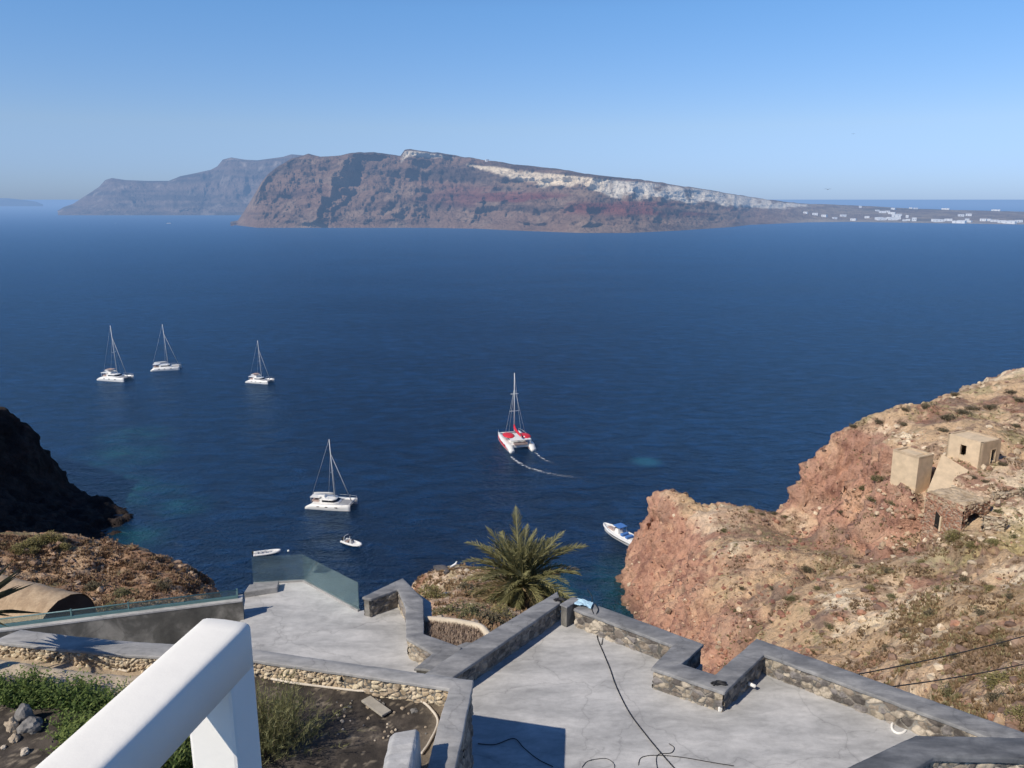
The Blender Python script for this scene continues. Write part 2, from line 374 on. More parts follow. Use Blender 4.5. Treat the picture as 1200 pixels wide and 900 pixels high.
# ------------------------------------------------------------------ sea
def sea_mat():
    m, nt, b, out = new_mat('sea_water')
    pos = obj_coord(nt, True)
    def blob(x, y, r0, r1):
        d = N(nt, 'ShaderNodeVectorMath', operation='DISTANCE'); nt.links.new(pos, d.inputs[0]); d.inputs[1].default_value = (x, y, 0)
        mr = N(nt, 'ShaderNodeMapRange', interpolation_type='SMOOTHSTEP'); nt.links.new(d.outputs['Value'], mr.inputs[0])
        mr.inputs[1].default_value = r0; mr.inputs[2].default_value = r1; mr.inputs[3].default_value = 1; mr.inputs[4].default_value = 0
        return mr.outputs[0]
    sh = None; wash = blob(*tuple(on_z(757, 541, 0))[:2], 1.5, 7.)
    for a in ((-112, 222, 2, 20), (-94, 212, 1, 12), (-128, 232, 3, 18), (-131, 258, 2, 22), (-97, 190, 2, 13), (-140, 282, 2, 18), (16, 156, 6, 25), (24, 168, 2, 15), (12, 140, 4, 25)):
        q = blob(*a); sh = q if sh is None else math_node(nt, 'MAXIMUM', sh, q)
    wob = noise_node(nt, pos, .09, 5, .65)
    sh = math_node(nt, 'MULTIPLY', sh, ramp(nt, wob, [(.36, 0.1), (.62, 1.)]), clamp=True)
    mp = N(nt, 'ShaderNodeMapping'); mp.inputs['Rotation'].default_value = (0, 0, R(-16)); mp.inputs['Scale'].default_value = (.5, 1., 1.)
    nt.links.new(pos, mp.inputs[0])
    swell = noise_node(nt, mp.outputs[0], .20, 4, .55, .5)
    rip = noise_node(nt, pos, .75, 4, .65, .2)
    patch = noise_node(nt, mp.outputs[0], .012, 4, .6, .5)
    deep = ramp(nt, patch, [(.3, (.0014, .0120, .040)), (.7, (.0022, .0165, .052))])
    wv = math_node(nt, 'ADD', math_node(nt, 'MULTIPLY', swell, .75), math_node(nt, 'MULTIPLY', rip, .25))
    deep = mix_col(nt, deep, ramp(nt, wv, [(.32, .2), (.5, .9), (.66, 2.0)]), 1., 'MULTIPLY')  # wave shading painted into the water colour, darker and lighter along the swell
    c = mix_col(nt, deep, (.008, .075, .085), math_node(nt, 'MULTIPLY', sh, .75))
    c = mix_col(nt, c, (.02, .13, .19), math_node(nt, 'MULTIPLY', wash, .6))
    nt.links.new(c, b.inputs['Base Color']); b.inputs['IOR'].default_value = 1.333; spec(b, .26); b.inputs['Specular Tint'].default_value = (.5, .82, 1., 1)
    nt.links.new(ramp(nt, patch, [(.35, .16), (.65, .24)]), b.inputs['Roughness'])
    h = math_node(nt, 'ADD', math_node(nt, 'MULTIPLY', swell, 1.6), math_node(nt, 'MULTIPLY', rip, .8))
    bump(nt, b, h, 1., 1.5)
    nb = [n for n in nt.nodes if n.type == 'BUMP'][0]
    df = N(nt, 'ShaderNodeBsdfDiffuse'); nt.links.new(c, df.inputs[0])
    gl = N(nt, 'ShaderNodeBsdfGlossy'); gl.inputs[0].default_value = (.60, .80, 1., 1); nt.links.new(ramp(nt, patch, [(.35, .16), (.65, .24)]), gl.inputs['Roughness']); nt.links.new(nb.outputs[0], gl.inputs['Normal']); nt.links.new(nb.outputs[0], df.inputs['Normal'])
    fr = N(nt, 'ShaderNodeFresnel'); fr.inputs[0].default_value = 1.333; nt.links.new(nb.outputs[0], fr.inputs['Normal'])
    b2 = N(nt, 'ShaderNodeMixShader'); nt.links.new(math_node(nt, 'MULTIPLY', fr.outputs[0], .68), b2.inputs[0]); nt.links.new(df.outputs[0], b2.inputs[1]); nt.links.new(gl.outputs[0], b2.inputs[2])
    nt.nodes.remove(b); b = b2
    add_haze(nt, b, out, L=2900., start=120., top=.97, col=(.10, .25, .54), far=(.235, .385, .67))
    return m
S = 90000.
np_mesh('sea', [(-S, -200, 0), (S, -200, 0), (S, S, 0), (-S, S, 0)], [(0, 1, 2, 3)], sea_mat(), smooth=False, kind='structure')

# ------------------------------------------------------------------ distant islands
def interp(tab, u):
    t = np.array(tab, float); return np.interp(u, t[:, 0], t[:, 1])
def elev_tan(v):                                             # tangent of the elevation angle of a picture row (on the centre column)
    return np.tan(np.arctan((450 - v) / FPX) - PITCH)
ISL_U = (268, 1290)
SIL = [(262, 266), (275, 261), (285, 248), (292, 238), (300, 226), (308, 213), (318, 203), (330, 194), (345, 185), (365, 180), (378, 184), (395, 183), (412, 180), (440, 178), (458, 181), (471, 183),
       (476, 176), (482, 175), (500, 177), (520, 180), (560, 186), (600, 192), (650, 198), (700, 205), (760, 212), (800, 218), (850, 226), (900, 234), (940, 238.5), (1000, 240.5), (1060, 244), (1120, 246), (1200, 248), (1300, 251)]
SHORE = [(262, 266), (275, 264), (300, 267), (400, 267), (500, 267), (560, 268), (600, 270), (680, 273), (740, 273), (800, 270), (860, 266), (880, 263.5), (950, 260.5), (1000, 260), (1100, 261.5), (1200, 263), (1300, 264)]
def island_frame(u):
    ux = (np.asarray(u, float) - 600) / FPX
    # picture column -> plan direction (x per unit of ground distance along Y)
    vs = interp(SHORE, u); vt = interp(SIL, u)
    Ys = -EYE / elev_tan(vs)
    depth = np.interp(u, [262, 300, 420, 600, 740, 850, 940, 1290], [140, 320, 420, 480, 520, 560, 620, 700])
    Yr = Ys + depth
    k = CP + SP * np.tan(PITCH - np.arctan((vt - 450) / FPX) * 0)      # Y of the ray per unit depth is nearly constant so far away
    zr = EYE + Yr * elev_tan(vt)
    xk = ux / (CP + .23 * SP)
    return xk, Ys, Yr, np.maximum(zr, 3)
def island_point(u, s):
    """s: 0 shore .. 1 ridge, plain profile without relief"""
    xk, Ys, Yr, zr = island_frame(u)
    return xk, Ys + (Yr - Ys) * s, zr * s
def make_island():
    nu, ns = 1100, 110
    u = np.linspace(*ISL_U, nu); s = np.concatenate([np.linspace(-.03, 1, 84), np.linspace(1.04, 3.0, ns - 84)])
    U, Sg = np.meshgrid(u, s); uf, sf = U.ravel(), Sg.ravel()
    xk, Ys, Yr, zr = island_frame(uf)
    t = np.clip(sf, 0, 1)
    cliff = np.interp(uf, [268, 320, 560, 700, 860, 940], [.8, 1, .9, .75, .4, .1])
    prof = t ** (1.0)
    # talus foot, steep upper wall, little shelf in between
    steep = np.interp(t, [0, .25, .45, .52, .8, .93, 1], [0, .16, .40, .44, .80, .97, 1.0])
    prof = prof * (1 - cliff) + steep * cliff
    z = zr * prof
    back = np.clip((sf - 1) / 2., 0, 1)
    z = np.where(sf > 1, zr * (1 - back ** 1.2 * 1.05), z)
    z = np.where(sf < 0, sf * 150, z)
    X0 = xk * (Ys + (Yr - Ys) * .3)
    # gullies: ridged noise that runs down the slope, shifting the wall towards or away from the viewer
    wq = fbm(np.stack([X0 / 210., sf * 1.3, sf * 0], 1), 1., 4, .6, 15)
    Pg = np.stack([X0 / 240. + wq * .55 - sf * .35, sf * .7 + wq * .3, np.zeros_like(sf)], 1)
    g = fbm(Pg, 1., 5, .5, 11, True)
    Pf = np.stack([X0 / 62., z / 42., sf * 2], 1)
    f = fbm(Pf, 1., 6, .62, 31)
    strat = fbm(np.stack([X0 / 500., z / 22., np.zeros_like(z)], 1), 1., 4, .65, 61)
    env = np.clip(np.minimum(t * 5, 1), 0, 1) * np.interp(t, [0, .9, 1], [1, 1, .35]) * np.clip(zr / 170., .1, 1)
    low = np.interp(uf, [268, 600, 780, 900], [1, .8, .6, .25])
    Y = Ys + (Yr - Ys) * sf - (g * 120 * low + f * 42 + strat * 44) * env
    z = z + (f * 14 + strat * 8) * env * (t < 1) * np.interp(t, [0, .8, 1], [1, 1, 0]) + fbm(np.stack([X0 / 25., sf * 0, sf * 0], 1), 1., 3, .5, 77) * 2.5 * (t > .6) * np.clip(zr / 120, .2, 1)
    X = xk * Y
    # ---- geology
    hrel = z / zr; n1 = fbm(np.stack([X / 70., Y / 70., z / 35.], 1), 1., 5, .6, 91); n2 = fbm(np.stack([X / 300., Y / 300., z / 30.], 1), 1., 4, .6, 97)
    c = mixc((.205, .130, .095), (.100, .066, .056), sstep(-.15, .3, strat + n1 * .5))
    c = mixc(c, (.29, .20, .145), sstep(.05, .45, n1 + g * .4) * .75)
    bas = sstep(.1, .28, strat + n2 * .8) * sstep(.15, .4, hrel) * .85
    c = mixc(c, (.06, .045, .044), bas * .65)
    redm = np.interp(uf, [480, 540, 600, 760, 840, 900], [.1, .6, .9, .9, .5, 0]) * sstep(.22, .34, hrel) * (1 - sstep(.50, .62, hrel)) * sstep(-.1, .25, n2 + .15)
    c = mixc(c, (.20, .055, .045), redm * .8)
    c = mixc(c, (.23, .165, .125), sstep(.25, .05, t) * .55 * sstep(-.2, .3, n1))
    top = interp(SIL, uf)
    # the pale pumice: distance below the skyline, in metres
    below = zr - z
    px = (Yr / FPX)                                        # one picture row at the ridge, metres
    cap_t = np.interp(uf, [540, 575, 640, 700, 760, 800, 870, 930], [9, 7, 6.5, 5, 2.5, 1., .5, .3]) * px
    thick = np.interp(uf, [545, 575, 600, 640, 680, 712, 740, 800, 850, 900, 945, 975], [0, 7, 12, 13, 11, 18, 18, 17, 15, 10, 4, 0]) * px
    edge = n1 * 16 + g * 16 * np.interp(uf, [680, 730], [.3, 1.])
    patchy = sstep(-.65, -.2, fbm(np.stack([X0 / 70., z / 40., sf * 0], 1), 1., 4, .6, 117))
    wm = patchy * sstep(-2, 5, below - cap_t + edge * .15) * (1 - sstep(-3, 7, below - cap_t - thick + edge)) * (thick > 1) * (t <= 1.0)
    tone = np.interp(uf, [690, 720], [0, 1])
    white = mixc((.78, .65, .48), (.72, .655, .56), tone)
    gull = sstep(.0, .35, -fbm(np.stack([X / 30., z / 120., sf * 0], 1), 1., 4, .6, 113, True)) * np.interp(uf, [690, 730], [.4, .9])
    white = mixc(white, (.17, .135, .12), gull)
    c = mixc(c, white, wm)
    wm2 = np.interp(uf, [470, 476, 490, 515, 532, 540], [0, 1, 1, .9, .7, 0]) * sstep(1.2 * px, 2.5 * px, below + n1 * 3) * (1 - sstep(6 * px, 9 * px, below - n1 * 8 + np.interp(uf, [476, 500, 530], [-4, 0, 6]) * px * .7)) * (t <= 1)
    c = mixc(c, (.66, .58, .47), wm2)
    plain = sstep(900, 960, uf)
    pc = mixc((.20, .145, .11), (.30, .23, .16), sstep(-.2, .3, n1)); pc = mixc(pc, (.10, .09, .065), sstep(.2, .45, n2) * .7)
    pc = mixc(pc, (.40, .34, .27), sstep(.2, .05, t) * .6)
    c = mixc(c, pc, plain * (1 - wm))
    c = mixc(c, (.15, .115, .085), ((t >= 1) * 1.) * .8)
    V = np.stack([X, Y, z], 1)
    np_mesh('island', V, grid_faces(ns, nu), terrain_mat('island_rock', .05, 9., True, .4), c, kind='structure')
make_island()

def far_hill(name, sil, Yshore, depth, seed, relief, base, light, dark, nu=420, ns=50, lat=60.):
    u = np.linspace(sil[0][0], sil[-1][0], nu); s = np.concatenate([np.linspace(-.03, 1, 38), np.linspace(1.05, 3, ns - 38)])
    U, Sg = np.meshgrid(u, s); uf, sf = U.ravel(), Sg.ravel(); t = np.clip(sf, 0, 1)
    Yr = Yshore + depth; zr = np.maximum(EYE + Yr * elev_tan(interp(sil, uf)), .5); xk = (uf - 600) / FPX / (CP + .23 * SP)
    z = zr * np.interp(t, [0, .3, .5, .85, 1], [0, .22, .45, .93, 1.]); z = np.where(sf > 1, zr * (1 - np.clip((sf - 1) / 2, 0, 1) ** 1.2 * 1.05), z); z = np.where(sf < 0, sf * 200, z)
    X0 = xk * Yshore; wq = fbm(np.stack([X0 / 320., sf * 1.3, sf * 0], 1), 1., 4, .6, seed + 1); g = fbm(np.stack([X0 / 380. + wq * .6 - sf * .4, sf * .8 + wq * .3, sf * 0], 1), 1., 5, .5, seed, True); f = fbm(np.stack([X0 / 95., z / 55., sf], 1), 1., 5, .6, seed + 3)
    env = np.minimum(t * 5, 1) * np.interp(t, [0, .9, 1], [1, 1, .3]) * np.clip(zr / 150, .1, 1)
    Y = Yshore + depth * sf - (g * 110 + f * 50) * env * relief; X = xk * Y
    n1 = fbm(np.stack([X / 90., Y / 90., z / 40.], 1), 1., 5, .6, seed + 7); st = fbm(np.stack([X / 900., z / 30., sf * 0], 1), 1., 4, .6, seed + 9)
    c = mixc(base, dark, sstep(-.1, .35, st + n1 * .4)); c = mixc(c, light, sstep(.15, .4, n1) * .6); c = mixc(c, light, sstep(.3, .45, n1 - st * .3) * sstep(.55, .8, t) * .7)
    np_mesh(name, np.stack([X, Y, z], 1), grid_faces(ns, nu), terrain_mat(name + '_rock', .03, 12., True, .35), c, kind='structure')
far_hill('headland', [(66, 247), (74, 242.5), (85, 239), (95, 233), (105, 227), (118, 219), (126, 211), (134, 208.5), (150, 211), (175, 212), (200, 212), (214, 206.5), (232, 203), (250, 199), (258, 195), (265, 187), (275, 184.5), (290, 187), (305, 188), (320, 186), (335, 184), (345, 181), (380, 184), (420, 188)],
         4300., 620., 201, 1., (.17, .125, .105), (.30, .24, .20), (.08, .065, .062))
far_hill('distant_island', [(-60, 231), (-20, 232), (10, 232.3), (30, 234.5), (42, 236.2), (50, 239.5)], 9500., 700., 301, .6, (.15, .12, .10), (.2, .17, .14), (.09, .08, .07))

# ------------------------------------------------------------------ near terrain
TERR = {}
def rbf(ctrl, X, Y):
    P = np.array(ctrl, float); n = len(P)
    D = np.hypot(P[:, None, 0] - P[None, :, 0], P[:, None, 1] - P[None, :, 1])
    A = np.zeros((n + 3, n + 3)); A[:n, :n] = D + np.eye(n) * -.15
    A[:n, n] = 1; A[:n, n + 1:n + 3] = P[:, :2]; A[n:, :n] = A[:n, n:].T
    wv = np.linalg.solve(A, np.concatenate([P[:, 2], np.zeros(3)]))
    out = np.full(X.shape, wv[n]) + wv[n + 1] * X + wv[n + 2] * Y
    for k in range(n): out += wv[k] * np.hypot(X - P[k, 0], Y - P[k, 1])
    return out
def terrain(name, ctrl, x0, x1, y0, y1, res, paint, relief, zmin=-3., fine=1.4, bump_d=.35, shape=None):
    nx, ny = int((x1 - x0) / res) + 1, int((y1 - y0) / res) + 1
    gx, gy = np.meshgrid(np.linspace(x0, x1, nx), np.linspace(y0, y1, ny))
    z = rbf(ctrl, gx.ravel(), gy.ravel()).reshape(ny, nx)
    if shape is not None: z = shape(gx, gy, z)
    dzy, dzx = np.gradient(z, gy[:, 0], gx[0]); slope = np.hypot(dzx, dzy).ravel()
    Nn = np.stack([-dzx.ravel(), -dzy.ravel(), np.ones(nx * ny)], 1); Nn /= np.linalg.norm(Nn, axis=1)[:, None]
    P = np.stack([gx.ravel(), gy.ravel(), z.ravel()], 1)
    d = relief(P, slope); V = P + Nn * d[:, None]
    # cavities darken nothing: colours are only geology
    c = paint(P, slope, d)
    F = grid_faces(ny, nx); keep = V[F][:, :, 2].max(1) > zmin; F = F[keep]
    o = np_mesh(name, V, F, terrain_mat(name + '_ground', fine, bump_d), np.clip(c * (1.22 if name != 'headland' else 1.), .005, .9), kind='structure')
    TERR[name] = (V, F, BVHTree.FromPolygons([tuple(p) for p in V], [tuple(f) for f in F]))
    return o
def hit(name, u, v):
    loc, nrm, idx, dist = TERR[name][2].ray_cast(Vector((0, 0, EYE)), ray(u, v).normalized()); return loc
def ground_z(name, x, y):
    loc, *_ = TERR[name][2].ray_cast(Vector((x, y, 300)), Vector((0, 0, -1))); return loc.z if loc else None

RED, RED2, SAND, PALE, SCRUB, OLIVE, DIRT, DARKR = (.375, .215, .155), (.225, .12, .095), (.57, .43, .295), (.68, .57, .42), (.235, .165, .115), (.26, .225, .13), (.45, .32, .205), (.17, .12, .10)
def soft(P, x, y, r0, r1, ax=1., ay=1.):
    n = fbm(P, .16, 4, .6, 401); d = np.hypot((P[:, 0] - x) / ax, (P[:, 1] - y) / ay) * (1 + n * .7); return 1 - sstep(r0, r1, d)

def Yp(u, v, y, dz=0.):
    p = on_y(u, v, y); return (p.x, p.y, p.z + dz)
H = []
# red promontory: foot, rim and back of the plateau
H += [(25.5, 162, -2), (28, 172, -2), (34, 180, -3), (42, 183, -4), (50, 182, -4), (23.5, 150, -2), (20, 140, -2), (14, 125, -2), (11, 110, -2), (8, 92, 0), (6, 75, 4), (8, 60, 12)]
H += [Yp(751, 612, 163), Yp(746, 645, 161.5), Yp(766, 588, 165), Yp(782, 575, 166), (34, 172, 14), (38, 176, 10)]
H += [Yp(800, 576, 163), Yp(850, 589, 158), Yp(880, 592, 155), Yp(930, 604, 150)]
H += [Yp(860, 640, 127), Yp(840, 690, 118), Yp(930, 700, 99), Yp(960, 760, 80), Yp(1000, 830, 63.5), Yp(800, 700, 133), Yp(800, 770, 112), Yp(760, 700, 148), Yp(830, 640, 138), Yp(880, 780, 90), Yp(850, 800, 92)]
H += [Yp(950, 650, 120), Yp(1050, 690, 92), Yp(1100, 665, 95), Yp(1200, 645, 92), Yp(1200, 750, 58), Yp(1100, 750, 66.6), Yp(1100, 830, 52), Yp(1200, 840, 42.8), Yp(1020, 780, 70), Yp(1270, 700, 66), Yp(1290, 830, 42)]
H += [(52, 162, 6), (50, 172, -3), (44, 170, 6), (60, 178, -3), (66, 190, -3), (78, 205, -3), (95, 218, -3), (120, 232, -3), (145, 240, -3)]
# headland with the ruins
H += [Yp(944, 603, 152), Yp(946, 570, 153), Yp(958, 545, 154), Yp(985, 502, 153), Yp(1012, 489, 157), Yp(1040, 481, 162), Yp(1078, 478, 167), Yp(1102, 465, 171), Yp(1125, 460, 175), Yp(1152, 446, 181), Yp(1200, 431, 190), Yp(1260, 418, 200)]
H += [Yp(1046, 552, 121.5), Yp(1040, 553, 123), Yp(1056, 562, 119), Yp(1066, 571, 116.5), Yp(1098, 562, 117.5), Yp(1112, 543, 120.5), Yp(1075, 530, 125), Yp(1125, 560, 115.5)]
for u_, v_, y_ in ((962, 621, 138), (1000, 633, 121), (1040, 641, 111), (1078, 645, 104)):
    q_ = Yp(u_, v_, y_); H += [q_, (q_[0] + .8, q_[1] + 5.5, q_[2] - 5.5)]
H += [Yp(1095, 630, 103.5), Yp(1110, 627, 102.5), Yp(1130, 621, 102.2), Yp(1150, 620, 101.5), (Yp(1127, 618, 103)[0] + 2, 107, Yp(1127, 618, 103)[2] + .5)]
H += [Yp(985, 608, 146), Yp(1012, 616, 133), Yp(1052, 624, 121.5), Yp(1085, 628, 113)]
H += [(62, 164, 20), (70, 174, 18), (84, 186, 18), (104, 198, 20), (135, 212, 24)]
H += [Yp(985, 560, 142), Yp(1000, 600, 136), Yp(1020, 530, 141), Yp(1075, 582, 117), Yp(1040, 520, 138), Yp(1110, 540, 121), Yp(1130, 575, 112), Yp(1150, 556, 117), Yp(1185, 545, 119), Yp(1200, 520, 128), Yp(1200, 480, 150), Yp(1100, 495, 145), Yp(1150, 490, 143), Yp(1200, 585, 109), Yp(1150, 625, 100), Yp(1200, 618, 99), Yp(1260, 560, 118), Yp(1260, 480, 150)]
H += [(150, 120, 62), (150, 180, 52), (120, 80, 62), (100, 45, 66), (60, 28, 72), (30, 24, 66), (15, 30, 52), (10, 40, 36), (4, 25, 66)]

GUL = [Yp(955, 655, 114), Yp(938, 685, 106), Yp(905, 722, 102), Yp(872, 755, 99), Yp(850, 800, 92)]
def seg_dist(P, pts):
    d = np.full(len(P), 1e9)
    for a, b in zip(pts[:-1], pts[1:]):
        ax, ay = a[0], a[1]; bx, by = b[0] - ax, b[1] - ay; t = np.clip(((P[:, 0] - ax) * bx + (P[:, 1] - ay) * by) / (bx * bx + by * by), 0, 1)
        d = np.minimum(d, np.hypot(P[:, 0] - ax - bx * t, P[:, 1] - ay - by * t))
    return d
def hill_relief(P, sl):
    gl = np.exp(-((seg_dist(P, GUL) + fbm(P, .3, 4, .6, 3) * 1.6) / 1.5) ** 2)
    st = sstep(.7, 1.6, sl)
    Q = P.copy(); Q[:, 2] *= .75
    f1, f2, cid = worley(Q + fbm(P, .5, 3, .5, 5)[:, None] * .6, .42, 9)
    blocks = (f2 - f1) * .9 + (cid - .5) * .8
    g1, g2, cid2 = worley(P + fbm(P, 1.2, 2, .5, 6)[:, None] * .3, 1.1, 19)
    rough = fbm(P, .13, 6, .6, 21); fine = fbm(P, .9, 4, .6, 27)
    rock = fbm(P, .07, 3, .5, 35)
    rk = np.maximum(st, sstep(.1, .3, rock) * .55)
    lay = fbm(np.stack([P[:, 0] * .05, P[:, 1] * .05, P[:, 2] * .8], 1), 1., 3, .6, 39)
    gul = fbm(np.stack([P[:, 0] * .02, P[:, 1] * .16, P[:, 2] * .01], 1), 1., 4, .55, 44, True)
    calm = 1 - .85 * np.maximum(np.exp(-(np.hypot(P[:, 0] - 66, P[:, 1] - 117) / 6.5) ** 4), np.exp(-(np.hypot(P[:, 0] - 65, P[:, 1] - 104.5) / 5.5) ** 4))
    calm *= 1 - .85 * np.exp(-(np.hypot(P[:, 0] - 74, P[:, 1] - 120) / 5.) ** 4)
    return calm * (rough * (1.3 + .8 * st) - np.abs(fbm(P, .075, 4, .55, 47)) * 2.6 + .5 + fine * .28 + rk * (blocks * 1.35 + (cid2 - .5) * 1.0 + (g2 - g1) * .6 - .7) + st * (lay * .9 + gul * 1.3 + fbm(P, .8, 4, .65, 29, True) * .5)) - gl * 2.0
def hill_paint(P, sl, d):
    n = fbm(P, .10, 5, .6, 51); n2 = fbm(P, .35, 5, .65, 57); n3 = fbm(P, 1.3, 4, .6, 63)
    st = sstep(.75, 1.35, sl + n * .35)
    x, y, z = P.T
    c = mixc(DIRT, SAND, sstep(-.25, .3, n + n2 * .5))
    c = mixc(c, SCRUB, sstep(-.02, .22, n2 + n * .6 + n3 * .2) * .85)
    c = mixc(c, OLIVE, sstep(.12, .35, fbm(P, .2, 4, .6, 71) + n3 * .2) * .7)
    c = mixc(c, PALE, sstep(.22, .42, fbm(P, .14, 5, .65, 83) + n3 * .15) * .9)
    # pale crest of the plateau and around the ruins, brown heath behind it
    c = mixc(c, PALE, soft(P, 42, 149, 3, 9, 1.5, .8) * .9)
    c = mixc(c, SCRUB, soft(P, 47, 140, 3, 9, 1.4, .7) * .9)
    c = mixc(c, PALE, soft(P, 74, 110, 4, 12, 1.4, 1) * .65)
    c = mixc(c, PALE, soft(P, 46, 84, 2, 6, 1.4, 1) * .9)
    c = mixc(c, PALE, soft(P, 118, 182, 4, 14, 1.4, .8) * .8)
    c = mixc(c, (.34, .225, .12), soft(P, 52, 70, 5, 22, 1., 1.) * .55)
    c = mixc(c, (.36, .30, .14), soft(P, 64, 96, 3, 9, 1.7, .6) * .75)
    # red tuff on everything steep, most of all on the two cliffs
    red = mixc(RED, RED2, sstep(-.05, .35, n2 * .8 + n3 * .4)); red = mixc(red, (.46, .29, .20), sstep(.05, .35, fbm(P, .22, 4, .6, 88)))
    zone = np.maximum(soft(P, 25, 140, 30, 52, 1, 1.3), np.maximum(soft(P, 60, 140, 10, 22, .9, 1.5), soft(P, 57, 115, 6, 14, 1, 1)))
    crest = sstep(7., 2.5, seg_dist(P, [(46, 148, 0), (51, 135, 0), (53, 121, 0), (54.5, 108, 0), (59, 99, 0)]) + n2 * 5.); c = mixc(c, mixc(SCRUB, OLIVE, sstep(0, .3, n3)), crest * .8)
    gorge = soft(P, 57, 130, 5, 12, .8, 1.7) * sstep(52, 55, x); c = mixc(c, mixc(RED2, DARKR, sstep(-.2, .3, n2)), gorge * .65)
    out = sstep(.1, .35, fbm(P, .11, 5, .6, 131) + n3 * .25); c = mixc(c, mixc(DARKR, (.26, .13, .095), sstep(-.2, .2, n)), out * .8)
    c = mixc(c, red, np.clip(st * (.35 + .65 * zone) + zone * .38 * sstep(-.2, .2, n), 0, 1))
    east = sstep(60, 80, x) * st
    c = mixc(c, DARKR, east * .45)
    grey = st * sstep(.1, .35, fbm(P, .15, 4, .6, 123)) * .4
    c = mixc(c, (.27, .19, .145), grey)
    gl = np.exp(-((seg_dist(P, GUL) + n2 * 2.) / 1.6) ** 2); c = mixc(c, (.12, .08, .065), gl * .75)
    c = mixc(c, (.09, .065, .05), sstep(5., -1., z) * .7)
    return c
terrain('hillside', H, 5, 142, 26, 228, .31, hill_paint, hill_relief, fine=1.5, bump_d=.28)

# the slope right below the terraces, the palm knoll and the brown knoll to the left
K = [(0, 12, 70.5), (6, 16, 68), (12, 20, 62), (-8, 20, 70), (-15, 18, 71.5), (-25, 20, 72.5), (-36, 28, 68), (-60, 30, 70), (-12, 12, 72), (-25, 8, 76), (6, 9, 71), (14, 10, 69)]
K += [(-1.9, 16.2, 75.3), (-.6, 16.8, 75.15), (-1.2, 21, 73.1), (-.2, 24, 71.6), (.35, 28, 69.6), (-3.2, 22, 72.0), (-2.8, 18, 73.8), (-3.5, 28, 70), (-2.6, 34, 67.6), (2.4, 30, 68.8), (2.8, 25, 70)]
K += [Yp(478, 688, 37), Yp(490, 684, 38), Yp(510, 677, 39), Yp(530, 674, 39), Yp(550, 674, 39), Yp(590, 682, 38), Yp(620, 692, 37), (-4.6, 42.5, 57), (-2, 44, 56), (1.5, 43, 56), (4.5, 40, 57), Yp(650, 704, 35), Yp(660, 718, 31)]
K += [(-9, 46, 46), (-3, 51, 46), (3, 50, 46), (8, 44, 46), (9, 36, 54), (9, 28, 60), (-8.5, 38, 58), (-8, 30, 64), (-9, 34, 58), (-12, 28, 60), (-13, 36, 50), (-14, 46, 42), (14, 30, 46), (14, 50, 30), (0, 70, 20), (-12, 70, 24), (20, 40, 36)]
K += [Yp(-40, 648, 74), Yp(0, 636, 76), Yp(20, 641, 75), Yp(60, 629, 76), Yp(100, 640, 76), Yp(150, 645, 75), Yp(200, 660, 73), Yp(232, 672, 70), Yp(250, 692, 64), Yp(256, 712, 58), Yp(262, 735, 50), Yp(100, 710, 52), Yp(160, 700, 57), Yp(220, 708, 56), Yp(0, 730, 42), Yp(60, 733, 40), Yp(150, 725, 46), Yp(0, 690, 56), Yp(60, 680, 60), Yp(120, 675, 64), Yp(-60, 700, 52)]
K += [(-15, 58, 38), (-18, 66, 34), (-22, 76, 26), (-30, 86, 24), (-44, 90, 26), (-60, 92, 30), (-19, 48, 46), (-16, 40, 50), (-17, 32, 58), (-85, 60, 62), (-85, 90, 40), (-30, 105, 6), (-70, 108, 8), (0, 100, 2), (-85, 20, 76)]
def slope_relief(P, sl):
    st = sstep(.8, 1.8, sl); f1, f2, cid = worley(P, .55, 203)
    dist = np.clip((P[:, 1] - 14) / 30., .12, 1)
    knoll = sstep(44, 52, P[:, 1]) * sstep(-14, -22, P[:, 0])
    return (fbm(P, .22, 6, .6, 205) * .55 + fbm(P, 1.1, 4, .6, 209) * .22 + fbm(P, .5, 4, .6, 219, True) * .45 * knoll + (st * .9 + knoll * .25) * ((f2 - f1) * .8 + (cid - .5) * .8 - .2)) * dist
def slope_paint(P, sl, d):
    n = fbm(P, .2, 5, .6, 211); n2 = fbm(P, .7, 5, .65, 213); n3 = fbm(P, 2.5, 3, .6, 217)
    c = mixc((.33, .205, .13), (.215, .125, .08), sstep(-.2, .25, n2 + n * .5))
    c = mixc(c, (.115, .075, .052), sstep(.02, .3, n2 * .8 - n * .5 + n3 * .3) * .85)
    c = mixc(c, (.44, .32, .21), sstep(.15, .4, n - n2 * .2) * .7)
    c = mixc(c, (.17, .15, .075), sstep(.18, .36, fbm(P, .33, 4, .6, 221)) * .7)
    kn = sstep(9, 5, np.hypot(P[:, 0] + 1.5, (P[:, 1] - 34) / 1.5))
    c2 = mixc((.46, .315, .22), (.54, .42, .31), sstep(-.2, .2, n2)); c2 = mixc(c2, (.24, .13, .085), sstep(.05, .3, n + n3 * .2)); c2 = mixc(c2, (.22, .19, .09), sstep(.1, .3, fbm(P, .4, 4, .6, 225)) * .6)
    c = mixc(c, c2, kn)
    c = mixc(c, (.13, .095, .08), sstep(1.2, 2.2, sl) * .6)
    return c
terrain('slope', K, -90, 22, 9, 110, .3, slope_paint, slope_relief, fine=2.2, bump_d=.15)

